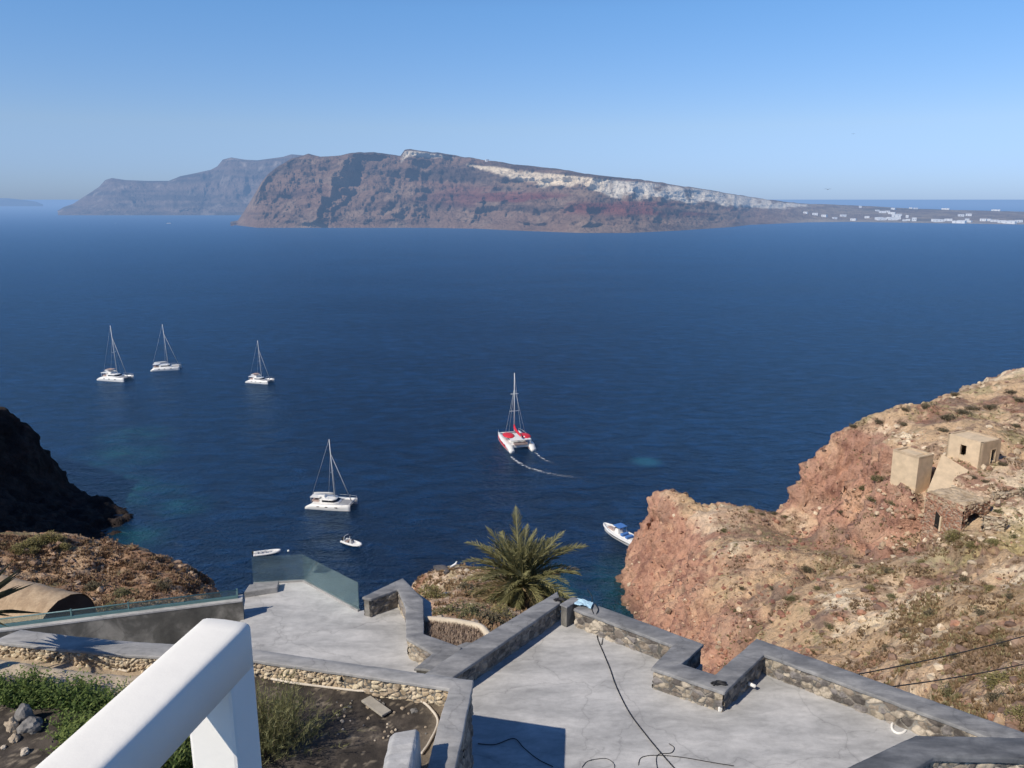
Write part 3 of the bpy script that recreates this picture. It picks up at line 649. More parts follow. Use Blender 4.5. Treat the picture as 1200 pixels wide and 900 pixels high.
# the dark basalt headland with the unseen town hill, shaped to cast shade on it
D = [(-142, 130, 48), (-140, 150, 46), Yp(-40, 462, 200), Yp(0, 481, 210), Yp(12, 482, 212), Yp(24, 489, 212), Yp(27, 511, 211), Yp(44, 514, 212), Yp(48, 530, 211), Yp(57, 558, 211), Yp(75, 569, 213), Yp(100, 576, 214), Yp(130, 588, 210), Yp(160, 603, 205)]
D += [(-100, 203, 0), (-98, 200, -2), (-92, 205, -3), (-105, 217, -2.5), (-114, 224, -2.5), (-124, 222, -2.5), (-131, 226, -3), (-138, 230, -3), (-150, 245, -3), (-175, 250, -3), (-200, 255, -3), (-100, 192, -1), (-96, 188, -3), (-102, 182, -2), (-104, 172, -3), (-106, 160, -2), (-108, 145, -1), (-108, 130, 2), (-85, 190, -4), (-85, 150, -4), (-90, 230, -4)]
D += [(-108, 198, 2.2), (-112, 190, 2.2), (-116, 204, 3), (-120, 196, 4), (-124, 186, 7), (-122, 170, 9), (-120, 150, 14), (-126, 205, 6), (-131, 200, 9), (-135, 190, 16), (-136, 203, 18), (-134, 175, 20), (-139, 196, 27), (-144, 205, 28)]
D += [(-150, 215, 30), (-150, 180, 46), (-165, 195, 52), (-160, 150, 62), (-180, 150, 74), (-185, 185, 66), (-180, 215, 46), (-190, 235, 30), (-160, 235, 16), (-205, 150, 84), (-210, 190, 74), (-165, 120, 70), (-195, 115, 86), (-140, 112, 54), (-230, 150, 90), (-230, 230, 44)]
def dark_relief(P, sl):
    f1, f2, cid = worley(P, .33, 303); g1, g2, c2 = worley(P, .9, 307)
    return fbm(P, .12, 6, .6, 305) * 2.0 + (cid - .5) * 1.3 + (c2 - .5) * .7 + (f2 - f1) * .9 - .4
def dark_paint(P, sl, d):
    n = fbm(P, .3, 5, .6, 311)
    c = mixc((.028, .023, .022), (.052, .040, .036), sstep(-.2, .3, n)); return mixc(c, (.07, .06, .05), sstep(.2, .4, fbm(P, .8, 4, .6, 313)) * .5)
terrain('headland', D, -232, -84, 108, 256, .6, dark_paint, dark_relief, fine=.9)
# ------------------------------------------------------------------ terraces and their walls
ZR, ZL, ZC, ZCL, ZP = 76.0, 75.5, 76.45, 75.97, 77.8       # right floor, left floor, low wall caps, planter cap
def zs(pts, z): return [on_z(u, v, z) for u, v in pts]
def rubble_face(p0, p1, z0, z1, normal, seed, scale=6.5, depth=.035, res=.014, pale=.5, tone=None):
    """a masonry face as real relief: bulging stones, recessed mortar"""
    p0, p1 = Vector(p0[:2]), Vector(p1[:2]); L = (p1 - p0).length; nx, nz = max(int(L / res), 4), max(int((z1 - z0) / res), 4)
    a, h = np.meshgrid(np.linspace(0, L, nx), np.linspace(z0, z1, nz)); a, h = a.ravel(), h.ravel()
    d = (p1 - p0) / L; n = np.array(normal[:2], float); n /= np.linalg.norm(n)
    P = np.stack([p0.x + d.x * a, p0.y + d.y * a, h], 1); Q = P + fbm(P, 5., 3, .5, seed + 5)[:, None] * .05
    Q = np.stack([Q[:, 0] * .8, Q[:, 1] * .8, Q[:, 2] * 1.15], 1)
    f1, f2, cid = worley(Q, scale, seed); e = np.clip((f2 - f1) * 3., 0, 1)
    dd = (e ** .6) * depth * (.5 + cid) + fbm(P, 22., 4, .6, seed) * depth * .35 - .01
    V = P.copy(); V[:, 0] += n[0] * dd; V[:, 1] += n[1] * dd
    tones = np.array(tone if tone is not None else [(.20, .17, .145), (.30, .25, .20), (.13, .115, .105), (.42, .36, .28), (.24, .22, .21), (.52, .45, .36)])
    pick = np.minimum((cid * len(tones)).astype(int), len(tones) - 1); c = tones[pick]
    c = mixc(c, (.33, .295, .25), (1 - sstep(.12, .35, e)) * .85); c = mixc(c, c * .6, sstep(.0, .3, fbm(P, 9., 4, .6, seed + 2)))
    c = mixc(c, (.45, .40, .33), sstep(z0 + .09, z0, h) * pale)
    F = grid_faces(nz, nx)
    return V, F, c
class Masonry:
    def __init__(s): s.V = []; s.F = []; s.C = []; s.n = 0
    def add(s, *a, **k):
        V, F, c = rubble_face(*a, **k); s.V.append(V); s.F.append(F + s.n); s.C.append(c); s.n += len(V)
    def build(s, parent, origin, name='stonework'):
        return np_mesh(name, np.concatenate(s.V) - np.array(origin)[None], np.concatenate(s.F), M['stone'], np.concatenate(s.C), True, parent)
def strip(mb, inner, outer, z, h=.05, edge=.0):
    """a cap made of quads between two edge lines, one continuous slab"""
    poly = [(p[0], p[1]) for p in inner] + [(p[0], p[1]) for p in outer[::-1]]
    mb.prism(poly, z - h, z)
def wavy_cap(name, inner, outer, z, h, mat, parent, origin, seed, amp=.014, res=.05):
    """hand-trowelled cap: a fine grid with slightly uneven edges and a soft arris"""
    def resamp(pl):
        out = []
        for i in range(len(pl) - 1): out.append((Vector(pl[i]), Vector(pl[i + 1])))
        return out
    rows = []
    for (a0, a1), (b0, b1) in zip(resamp(inner), resamp(outer)):
        n = max(2, int(max((a1 - a0).length, (b1 - b0).length) / res))
        for k in range(n + (0)):
            t = k / n; rows.append((a0.lerp(a1, t), b0.lerp(b1, t)))
    rows.append((Vector(inner[-1]), Vector(outer[-1])))
    prof = [(0, -h), (0, -.018), (.012, -.005), (.05, 0), (.3, .004), (.5, .006), (.7, .004), (.95, 0), (.988, -.005), (1, -.018), (1, -h)]
    V = []
    for a, b in rows:
        for t, dz in prof: p = a.lerp(b, t); V.append((p.x, p.y, z + dz))
    V = np.array(V); V += np.stack([fbm(V, 2.3, 4, .6, seed), fbm(V, 2.3, 4, .6, seed + 1), fbm(V, 1.7, 4, .6, seed + 2)], 1) * amp
    m = len(prof); F = grid_faces(len(rows), m); F = np.concatenate([F, [[(len(rows) - 1) * m + k, (len(rows) - 1) * m + k + 1, (len(rows) - 1) * m + m - 2 - k, (len(rows) - 1) * m + m - 1 - k] for k in range(m // 2 - 1)], [[k + 1, k, m - 1 - k, m - 2 - k] for k in range(m // 2 - 1)]])
    return np_mesh(name, V - np.array(origin)[None], F, mat, None, True, parent)
def uv_floor(name, poly, z0, z1, mat):
    m = MB(); m.prism(poly, z0, z1); return m.build(name, mat, kind='structure')

# right terrace floor
fr = zs([(664, 731), (676, 731), (790, 764)], ZR)
A_dir = (on_z(664, 731, ZR) - on_z(556, 798, ZR)).normalized(); B_dir = (on_z(772, 767, ZR) - on_z(676, 731, ZR)).normalized()
a_in = zs([(470, 846), (508, 808), (560, 773.5), (657, 706)], ZC)                       # inner (terrace side) edge of the wall to the left
a_out = zs([(454, 822), (485, 798), (540, 760.5), (653, 693)], ZC)
b_in = zs([(672, 713), (788, 756), (763, 782.5), (849, 811), (895.5, 766.5), (1155, 862.5), (1215, 884)], ZC)
b_out = zs([(690, 705), (825, 755), (799, 777.5), (838, 790), (886.5, 747.6), (1200, 858), (1262, 880)], ZC)
floor_poly = [tuple(p[:2]) for p in (a_in[0], a_in[3], b_in[0], b_in[1], b_in[2], b_in[3], b_in[4], b_in[5], b_in[6])] + [(12., 8.), (-2.5, 8.)]
# the slab carries the walls: it reaches under them
slab = [tuple(p[:2]) for p in (a_out[0], a_out[3])] + [tuple(on_z(672, 696, ZC)[:2])] + [tuple(p[:2]) for p in b_out] + [(12.5, 8.), (-2.5, 8.)]
uv_floor('terrace', slab, ZR - .4, ZR, M['floor'])
m = MB(); inset = [((p[0] - 2.) * .97 + 2., (p[1] - 10.5) * .96 + 10.45) for p in slab]; m.prism(inset, 66., ZR - .41); m.build('terrace', M['plaster_pale'], kind='structure')

def off(p, n, d): return Vector((p[0] + n[0] * d, p[1] + n[1] * d))
def wall_body(mb, inner, outer, z0, z1, d=.03):
    for i in range(len(inner) - 1):
        q = [Vector(inner[i][:2]), Vector(inner[i + 1][:2]), Vector(outer[i + 1][:2]), Vector(outer[i][:2])]
        c = sum(q, Vector((0, 0))) / 4
        mb.prism([tuple(p.lerp(c, .16)) if False else tuple(p) for p in q], z0, z1)
def wall_core(name, inner, outer, z0, z1, parent, origin, d, mat):
    """solid core under a cap, set back by d from both edges"""
    I = [Vector(p[:2]) for p in inner]; O = [Vector(p[:2]) for p in outer]
    i2 = [p.lerp(o, d / max((o - p).length, .01)) for p, o in zip(I, O)]; o2 = [o.lerp(p, d / max((o - p).length, .01)) for p, o in zip(I, O)]
    mb = MB(); mb.prism([tuple(p) for p in i2] + [tuple(p) for p in o2[::-1]], z0, z1); mb.build(name, mat, parent, origin); return i2, o2

# wall A (its terrace face lies in shade)
oA = (a_in[1].x, a_in[1].y, ZR)
wA = thing('parapet_wall', 'low stone wall with grey cement cap on the left side of the larger terrace, its inner face in shade', 'wall', oA)
wavy_cap('cap', a_in, a_out, ZC, .06, M['cap'], wA, oA, 500)
i2, o2 = wall_core('core', a_in, a_out, ZR - .6, ZC - .04, wA, oA, .07, M['plaster_grey'])
ms = Masonry(); nA = (A_dir.y, -A_dir.x)
DK = [(.20, .18, .165), (.27, .24, .21), (.15, .14, .13), (.34, .30, .25)]  # shade painted into the stone of faces turned from the sun
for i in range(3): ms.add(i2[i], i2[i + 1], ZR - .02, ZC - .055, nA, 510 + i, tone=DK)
pm = MB(); pa, pb = on_z(668, 700, ZC), on_z(655, 704, ZC)
q0 = Vector(a_in[3][:2]); q1 = Vector(a_out[3][:2])
ms.add(i2[3], o2[3], ZR - .02, ZC - .055, (A_dir.x, A_dir.y), 515)
ms.build(wA, oA)
# corner pier between the two walls
pc_ = Vector(on_z(668, 708, ZC)[:2]); oP = (pc_.x, pc_.y, ZR)
pier = thing('corner_pier', 'short stone pier closing the far corner of the larger terrace, dark on its right side', 'pier', oP)
ang = math.atan2(A_dir.y, A_dir.x)
pm = MB(); pm.box((0, .02, .23), (.42, .16, .455), ang); pm.build('core', M['plaster_grey'], pier, bevel=.015)
pm = MB(); pm.box((0, .02, .478), (.46, .20, .035), ang); pm.build('cap', M['cap'], pier, bevel=.01)

oB = (b_in[3].x, b_in[3].y, ZR)
wB = thing('parapet_wall', 'stepped stone wall with grey cement cap along the seaward side of the larger terrace, notched in the middle', 'wall', oB)
wavy_cap('cap', b_in, b_out, ZC, .06, M['cap'], wB, oB, 520)
i2, o2 = wall_core('core', b_in, b_out, ZR - .6, ZC - .04, wB, oB, .06, M['plaster_grey'])
ms = Masonry()
for i in range(len(i2) - 1):
    d = (i2[i + 1] - i2[i]).normalized(); n = (-(-d.y), -d.x) if False else (d.y, -d.x)
    ms.add(i2[i], i2[i + 1], ZR - .02, ZC - .055, n, 530 + i, tone=DK if i in (3,) else None)
for i in range(len(o2) - 1):
    if (o2[i + 1] - o2[i]).length > .15:
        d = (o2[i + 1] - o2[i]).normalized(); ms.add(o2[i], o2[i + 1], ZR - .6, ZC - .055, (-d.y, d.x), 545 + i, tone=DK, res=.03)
ms.build(wB, oB)

# the nearer wall at the lower right
f_out = zs([(930, 930), (1000, 896), (1073, 861), (1090, 862), (1200, 864), (1300, 868)], 77.8)
f_in = zs([(1000, 960), (1050, 915), (1094, 887), (1102, 886.5), (1200, 890), (1300, 895)], 77.8)
oF = (f_in[2].x, f_in[2].y, ZR)
wF = thing('parapet_wall', 'nearer bent stone wall with dark grey cap at the lower right corner', 'wall', oF)
wavy_cap('cap', f_in, f_out, 77.8, .07, M['cap_dark'], wF, oF, 560)
i2, o2 = wall_core('core', f_in, f_out, ZR - .4, 77.75, wF, oF, .06, M['plaster_grey'])
ms = Masonry()
for i in range(1, len(i2) - 1):
    d = (i2[i + 1] - i2[i]).normalized(); ms.add(i2[i], i2[i + 1], 77.1, 77.735, (d.y, -d.x), 570 + i)
ms.build(wF, oF)

# planter wall: back run (from the left) and the run towards the viewer on the right
p_in = zs([(-10, 752), (30, 756), (64, 759.5), (140, 767), (300, 774), (400, 788), (526, 807), (513, 850), (501, 899), (490, 945)], ZP)
p_out = zs([(25, 738), (60, 742), (87, 745), (140, 750.5), (300, 760.5), (400, 775.5), (555, 797), (545, 848), (534.5, 899), (524, 945)], ZP)
oW = (p_in[6].x, p_in[6].y, 77.3)
wP = thing('planter_wall', 'long grey capped retaining wall bending around the planting bed with the pale hose', 'wall', oW)
wavy_cap('cap', p_in, p_out, ZP, .05, M['cap_light'], wP, oW, 580)
i2, o2 = wall_core('core', p_in, p_out, 74.6, ZP - .04, wP, oW, .05, M['plaster_grey'])
ms = Masonry(); TAN = [(.62, .50, .34), (.52, .41, .28), (.70, .58, .42), (.44, .35, .25), (.66, .56, .40)]
for i in range(6):
    d = (i2[i + 1] - i2[i]).normalized(); ms.add(i2[i], i2[i + 1], 77.2, ZP - .045, (d.y, -d.x), 590 + i, tone=TAN, depth=.045 if i < 5 else .03, scale=15. if i < 5 else 11., res=.010, pale=0)
for i in range(6, 9):
    d = (i2[i + 1] - i2[i]).normalized(); ms.add(i2[i], i2[i + 1], 77.2, ZP - .045, (d.y, -d.x), 600 + i, tone=TAN, depth=.04, scale=14., res=.011, pale=0)
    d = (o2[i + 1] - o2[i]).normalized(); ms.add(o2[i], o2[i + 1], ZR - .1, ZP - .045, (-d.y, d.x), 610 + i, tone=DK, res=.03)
ms.build(wP, oW)

# left terrace floor
lf = zs([(284, 722), (292, 690), (325, 686), (356, 681), (421, 716.5)], ZL) + zs([(476, 712)], ZL) + zs([(476, 752), (490, 772), (497, 790)], ZL)
lpoly = [tuple(p[:2]) for p in lf]
lslab = [tuple(on_z(u, v, ZL)[:2]) for u, v in ((262, 775), (284, 722), (290, 688), (356, 679), (422, 716), (440, 712), (482, 690), (505, 706), (508, 745), (545, 765), (528, 790), (430, 830), (300, 815))]
uv_floor('terrace', lslab, ZL - .35, ZL, M['floor'])
m = MB(); cx = sum(p[0] for p in lslab) / len(lslab); cy = sum(p[1] for p in lslab) / len(lslab)
m.prism([((p[0] - cx) * .97 + cx, (p[1] - cy) * .97 + cy) for p in lslab], 67., ZL - .36); m.build('terrace', M['plaster_grey'], kind='structure')
# its parapet
l_in = zs([(434.5, 702), (466, 691), (475, 712), (476, 748), (507, 765.5), (485, 783)], ZCL)
l_out = zs([(424.5, 699.5), (472, 677.5), (496, 702), (497, 742.5), (541, 758), (524, 787)], ZCL)
oL = (l_in[2].x, l_in[2].y, ZL)
wL = thing('parapet_wall', 'low zigzag wall with grey cap on the right side of the smaller terrace', 'wall', oL)
wavy_cap('cap', l_in, l_out, ZCL, .055, M['cap'], wL, oL, 630)
i2, o2 = wall_core('core', l_in, l_out, ZL - .6, ZCL - .04, wL, oL, .05, M['plaster_grey'])
ms = Masonry()
for i in range(len(i2) - 1):
    d = (i2[i + 1] - i2[i]).normalized(); ms.add(i2[i], i2[i + 1], ZL - .02, ZCL - .05, (d.y, -d.x), 640 + i, tone=DK if i == 0 else None)
d = (o2[0] - i2[0]).normalized(); ms.add(o2[0], i2[0], ZL - .02, ZCL - .05, (d.y, -d.x), 650)
for i in range(len(o2) - 1):
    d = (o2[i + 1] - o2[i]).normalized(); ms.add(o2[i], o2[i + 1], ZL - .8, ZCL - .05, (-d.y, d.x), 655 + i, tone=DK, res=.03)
ms.build(wL, oL)
# a flat step in front of the garden bed and the pale ledge at the far corner
st = MB(); st.prism([tuple(p[:2]) for p in zs([(527, 757), (546, 749), (568, 752), (545, 764)], ZCL)], ZL - .5, ZCL - .06)
o = st.build('stone_step', M['cap'], None, (on_z(545, 757, ZCL).x, on_z(545, 757, ZCL).y, ZL), bevel=.015); tag(o, 'small grey step between the zigzag wall and the dry garden bed', 'step')
lg = MB(); lg.prism([tuple(p[:2]) for p in zs([(286, 694), (292, 685), (327, 680), (325, 688)], ZL + .15)], ZL - .3, ZL + .15)
o = lg.build('concrete_ledge', M['cap_light'], None, (on_z(300, 688, ZL).x, on_z(300, 688, ZL).y, ZL), bevel=.02); tag(o, 'pale concrete ledge on the far left corner of the smaller terrace', 'ledge')

# glass balustrade of the left terrace
def glass_panel(mb, p0, p1, z0, z1, th=.018):
    p0, p1 = Vector(p0[:2]), Vector(p1[:2]); d = (p1 - p0).normalized(); n = Vector((-d.y, d.x)) * th / 2
    mb.prism([tuple(p0 + n), tuple(p1 + n), tuple(p1 - n), tuple(p0 - n)], z0, z1)
g0, g1, g2 = on_z(297, 684.5, ZL), on_z(356, 681, ZL), on_z(421, 716.5, ZL)
gb = thing('glass_balustrade', 'clear glass balustrade of two panels at the seaward corner of the smaller terrace', 'balustrade', (g1.x, g1.y, ZL))
for a, b in ((g0, g1), (g1, g2)):
    mm = MB(); q = a.lerp(b, .004); r_ = a.lerp(b, .996); glass_panel(mm, q, r_, ZL + .03, ZL + .74); gp = mm.build('glass_panel', M['glass'], gb, (g1.x, g1.y, ZL))
    mm = MB(); glass_panel(mm, q, r_, ZL - .02, ZL + .045, .07); mm.build('base_channel', M['cap_light'], gb, (g1.x, g1.y, ZL))

# plastered retaining wall with low glass at the left
y0, y1 = on_z(-60, 746, 76.), on_z(284, 703, 76.)
dw = (y1 - y0).normalized(); nw = Vector((-dw.y, dw.x, 0)); oG = tuple(y0.lerp(y1, .6)); oG = (oG[0], oG[1], 74.)
rw = thing('retaining_wall', 'dark grey plastered wall with pale top edge below the low glass strip on the left', 'wall', oG)
mm = MB(); mm.prism([tuple((y0)[:2]), tuple(y1[:2]), tuple((y1 + nw * .25)[:2]), tuple((y0 + nw * .25)[:2])], 68., 75.95); mm.build('wall_body', M['plaster_grey'], rw, oG)
mm = MB(); mm.prism([tuple((y0 - nw * .01)[:2]), tuple((y1 - nw * .01)[:2]), tuple((y1 + nw * .27)[:2]), tuple((y0 + nw * .27)[:2])], 75.952, 76.0); mm.build('top_edge', M['plaster_pale'], rw, oG, bevel=.008)
gw = thing('glass_balustrade', 'long low strip of greenish glass on top of the dark plastered wall at the left', 'balustrade', (oG[0], oG[1], 76.0))
e0, e1 = y0 + nw * .13, y1 + nw * .13 - dw * .1; npan = 5
for k in range(npan):
    mm = MB(); glass_panel(mm, e0.lerp(e1, (k + .003) / npan), e0.lerp(e1, (k + .997) / npan), 76.03, 76.19, .02); mm.build('glass_panel', M['glass'], gw, (oG[0], oG[1], 76.0))
M['teal'] = simple('teal_metal', (.10, .19, .20), .4, .1, 3., sp=.5)
mm = MB(); glass_panel(mm, e0, e1, 76.001, 76.06, .06); mm.build('base_channel', M['teal'], gw, (oG[0], oG[1], 76.0))
mm = MB(); mm.tube([(*e0[:2], 76.195), (*e1[:2], 76.195)], .016, 8); mm.build('top_rail', M['teal'], gw, (oG[0], oG[1], 76.0))
for k in (2, 3, npan):
    pp = e0.lerp(e1, min(max(k / npan, .002), .998)); mm = MB(); mm.box((pp.x, pp.y, 76.13), (.03, .03, .2)); mm.build('post', M['teal'], gw, (oG[0], oG[1], 76.0))
# yard between that wall and the planter
yd = [tuple(p[:2]) for p in (y0, y1)] + [tuple(on_z(u, v, 74.7)[:2]) for u, v in ((300, 800), (150, 830), (-60, 830))]
uv_floor('yard', yd, 74.2, 74.7, M['plaster_grey'])

# ------------------------------------------------------------------ planting bed
def soil():
    nx, ny = 320, 190; gx, gy = np.meshgrid(np.linspace(-10.2, 0.2, nx), np.linspace(4.2, 11.9, ny)); x, y = gx.ravel(), gy.ravel()
    P = np.stack([x, y, x * 0], 1)
    bx = np.array([p[0] for p in p_in[:7]]); by = np.array([p[1] for p in p_in[:7]]); o_ = np.argsort(bx)
    back = np.interp(x, bx[o_], by[o_])
    wx = np.interp(y, [p_in[9].y, p_in[8].y, p_in[7].y, p_in[6].y], [p_in[9].x, p_in[8].x, p_in[7].x, p_in[6].x])
    z = 77.50 + fbm(P, .55, 5, .55, 701) * .09 + fbm(P, 4., 5, .65, 705) * .035 + np.clip(8.6 - y, 0, 4) * .05
    left = sstep(-4.2, -5.6, x)
    z += left * .32 * sstep(back - .1, back - .6, y) + sstep(-5.8, -8., x) * .05
    f1, f2, cid = worley(P, 9., 711); z += np.where(cid > .86, np.clip(.45 - f1, 0, 1) * .10, 0)
    V = np.stack([x, y, z], 1)
    dk = mixc((.055, .047, .041), (.105, .088, .074), sstep(-.2, .3, fbm(P, 3., 5, .65, 721))); dk = mixc(dk, (.30, .25, .19), sstep(.25, .4, fbm(P, 11., 4, .75, 723)) * .8)
    sand = mixc((.44, .35, .25), (.54, .45, .34), sstep(-.2, .3, fbm(P, 2., 5, .6, 727)))
    sm = left * sstep(back - 1.25, back - .95, y + fbm(P, 1.3, 4, .6, 729) * .2)
    c = mixc(dk, sand, sm); c = mixc(c, (.34, .28, .21), sstep(-.5, 0., x - wx + fbm(P, 5, 3, .6, 731) * .15) * .6)
    F = grid_faces(ny, nx); ctr = V[F].mean(1)
    bk = np.interp(ctr[:, 0], bx[o_], by[o_]); wxx = np.interp(ctr[:, 1], [p_in[9].y, p_in[8].y, p_in[7].y, p_in[6].y], [p_in[9].x, p_in[8].x, p_in[7].x, p_in[6].x])
    keep = (ctr[:, 1] < bk + .12) & (ctr[:, 0] < wxx + .12); F = F[keep]
    np_mesh('soil', V, F, attr_mat('bed_soil', 'ground', 40., .02), np.clip(c, .01, 1), kind='structure')
    TERR['soil'] = (V, F, BVHTree.FromPolygons([tuple(p) for p in V], [tuple(f) for f in F]))
soil()
def soil_pt(u, v):
    p = hit('soil', u, v); return p if p is not None else on_z(u, v, 77.5)
def ground_line(pix, lift): return [p + Vector((0, 0, lift)) for p in (soil_pt(u, v) for u, v in pix) if p is not None]
def smooth_path(pts, n=10):
    pts = [Vector(p) for p in pts]; out = []
    for i in range(len(pts) - 1):
        p0, p1, p2, p3 = pts[max(i - 1, 0)], pts[i], pts[i + 1], pts[min(i + 2, len(pts) - 1)]
        for k in range(n):
            t = k / n; out.append(.5 * ((2 * p1) + (p2 - p0) * t + (2 * p0 - 5 * p1 + 4 * p2 - p3) * t * t + (3 * p1 - p0 - 3 * p2 + p3) * t ** 3))
    out.append(pts[-1]); return out
def cable(name, pts, r, mat, label, cat, group=None):
    pts = smooth_path(pts, 8); o_ = pts[len(pts) // 2]; mm = MB(); mm.tube(pts, r, 8); o = mm.build(name, mat, None, tuple(o_)); return tag(o, label, cat, group)
cable('hose', ground_line([(318, 797), (345, 802), (385, 807), (420, 811), (455, 812), (490, 821), (508, 836), (513, 850), (503, 872), (494, 885)], .025), .02, M['hose'], 'thin pale hose curving along the inside of the planter wall', 'hose')
cable('pipe', ground_line([(55, 764), (90, 768), (130, 775), (170, 781), (215, 786)], .02), .03, M['hose'], 'longer pale pipe lying on the sand behind the green ground cover', 'pipe')
cable('pipe', ground_line([(62, 770), (85, 773), (110, 779), (150, 788)], .02), .022, M['hose'], 'shorter pale pipe lying nearer the green ground cover', 'pipe')
# the grey board
b0, b1 = soil_pt(430, 823), soil_pt(452, 839); dB = (b1 - b0); mm = MB(); mm.box((0, 0, .02), (dB.length + .05, .17, .035), math.atan2(dB.y, dB.x))
o = mm.build('board', M['wood'], None, None, bevel=.006); o.location = (b0 + b1) / 2 + Vector((0, 0, .03)); tag(o, 'weathered flat board lying on the dark soil', 'board')
# short rendered wall end
t0 = zs([(457, 858), (492, 855)], 78.25); t1 = zs([(440, 930), (478, 930)], 78.25)
mm = MB(); vs = []
for k in range(9):
    t = k / 8; a = Vector(t0[0]).lerp(t1[0], t); b = Vector(t0[1]).lerp(t1[1], t); n_ = random.uniform(-.012, .012)
    z = 78.25 + n_; ring = [(a.x - .02, a.y, 77.2), (a.x + n_, a.y, z - .06), (a.x + .06, a.y, z), (b.x - .05, b.y, z + .02), (b.x + n_, b.y, z - .03), (b.x + .03, b.y, 77.2)]
    vs.append(ring)
mm.loft(vs, smooth=False); oo = (t0[0].x, t0[0].y, 77.3); o = mm.build('wall_stub', M['plaster_pale'], None, oo, bevel=.02); tag(o, 'short pale rendered wall stub in the planting bed beside the grey cap', 'wall')

def stone(name, u, v, r, col, label, seed, src='soil', group=None, squash=(1, 1, .75)):
    p = hit(src, u, v)
    if p is None: return
    bm = bmesh.new(); bmesh.ops.create_icosphere(bm, subdivisions=3, radius=1); V = np.array([x.co[:] for x in bm.verts])
    f1, f2, cid = worley(V + seed, 1.1, seed); V *= (1 + (cid - .5) * .45 + fbm(V + seed, 1.5, 4, .6, seed) * .25)[:, None]; V *= np.array(squash) * r
    for x, q in zip(bm.verts, V): x.co = q
    me = bpy.data.meshes.new(name); bm.to_mesh(me); bm.free(); me.materials.append(col); o = link(name, me); o.location = p + Vector((0, 0, r * squash[2] * .45)); o.rotation_euler = (0, 0, seed)
    return tag(o, label, 'stone', group)
M['rock_grey'] = simple('grey_rock', (.20, .19, .18), .9, .35, 6., .6); M['rock_tan'] = simple('tan_rock', (.42, .34, .25), .9, .25, 6., .6); M['rock_pale'] = simple('pale_rock', (.58, .50, .40), .9, .2, 6., .5)
stone('stone', 28, 846, .17, M['rock_grey'], 'grey boulder, largest of the stones in the rubble at lower left', 3, squash=(.8, .7, 1.1))
stone('stone', 36, 854, .14, M['rock_grey'], 'blunt grey stone leaning on the right of the largest boulder', 4)
stone('stone', 15, 856, .11, M['rock_tan'], 'tan wedge of stone on the left of the largest boulder', 5, squash=(.6, .8, 1.2))
stone('stone', 18, 867, .075, M['rock_tan'], 'small round tan stone just in front of the tan wedge', 6)
stone('stone', 29, 883, .06, M['rock_pale'], 'small white stone below the boulder, nearest the rail', 8)
stone('stone', 4, 877, .04, M['rock_pale'], 'tiny pale stone at the far left of the rubble', 9)
stone('stone', 485, 834, .05, M['rock_grey'], 'small grey stone lying inside the curve of the hose', 10)
for k in range(46):
    u, v = random.uniform(395, 500), random.uniform(815, 870)
    stone('pebble', u, v, random.uniform(.012, .03), random.choice([M['rock_tan'], M['rock_grey'], M['rock_pale']]), 'loose pebble scattered on the dark soil of the planting bed', 700 + k, group='pebbles on the soil of the planting bed')

# ------------------------------------------------------------------ things lying on the right terrace
def fl(u, v, r=.012, z=ZR): p = on_z(u, v, z); return Vector((p.x, p.y, z + r))
c_top = on_z(700, 712, ZC)
pts = [fl(697, 708, .02, ZC + .01), fl(701, 715, .015, ZC + .008), fl(699, 721, .0, ZC - .02), fl(702, 740, .02), fl(700, 748, .015), fl(708, 768, .015), fl(715, 785, .015), fl(722, 805, .015), fl(737, 835, .015), fl(757, 862, .015), fl(776, 885, .015), fl(800, 912, .015)]
cable('power_cable', pts, .0095, M['wire'], 'long black cable running down the wall and across the larger terrace', 'cable')
pts = [fl(688, 690, .0, ZC + .12), fl(694, 701, .015, ZC + .01), fl(693, 712, .01, ZC + .01), fl(697, 722, 0, ZC - .03), fl(703, 733, 0, ZR + .15), fl(707, 743, .012), fl(705, 756, .012)]
cable('power_cable', pts, .009, M['wire'], 'short black cable hanging over the wall beside the pale blue plastic', 'cable')
pts = [fl(784, 872, .01), fl(790, 877, .01), fl(786, 883, .01), fl(773, 884, .01), fl(769, 890, .01), fl(771, 905, .01)]
cable('thin_cable', pts, .006, M['wire'], 'thin black wire with an S bend at the near end of the long cable', 'cable')
pts = [fl(682, 900, .01), fl(688, 893, .01), fl(700, 890, .01), fl(712, 890, .01), fl(720, 897, .01), fl(718, 910, .01)]
cable('thin_cable', pts, .005, M['wire'], 'thin loop of wire on the floor left of the long cable, at the bottom edge', 'cable')
pts = [fl(748, 897, .008), fl(752, 888, .008), fl(770, 885.5, .008), fl(800, 888, .008), fl(835, 894, .008), fl(860, 898, .008)]
cable('thin_cable', pts, .006, M['wire'], 'fine grey wire stretched across the floor right of the long cable', 'cable')
pts = [fl(560, 872, .01), fl(580, 873, .01), fl(602, 866, .01), fl(614, 877, .01), fl(630, 890, .01), fl(648, 899, .01)]
cable('thin_cable', pts, .007, M['wire'], 'dark wire lying in the square shadow beside the planter wall', 'cable')
ring = [fl(1054 + 9 * math.cos(a), 852 + 8 * math.sin(a), .012) for a in np.linspace(.6, 2 * PI - .1, 16)]
cable('hose_ring', ring, .022, M['white_paint'], 'open white ring of hose lying on the terrace floor by the long wall', 'hose')
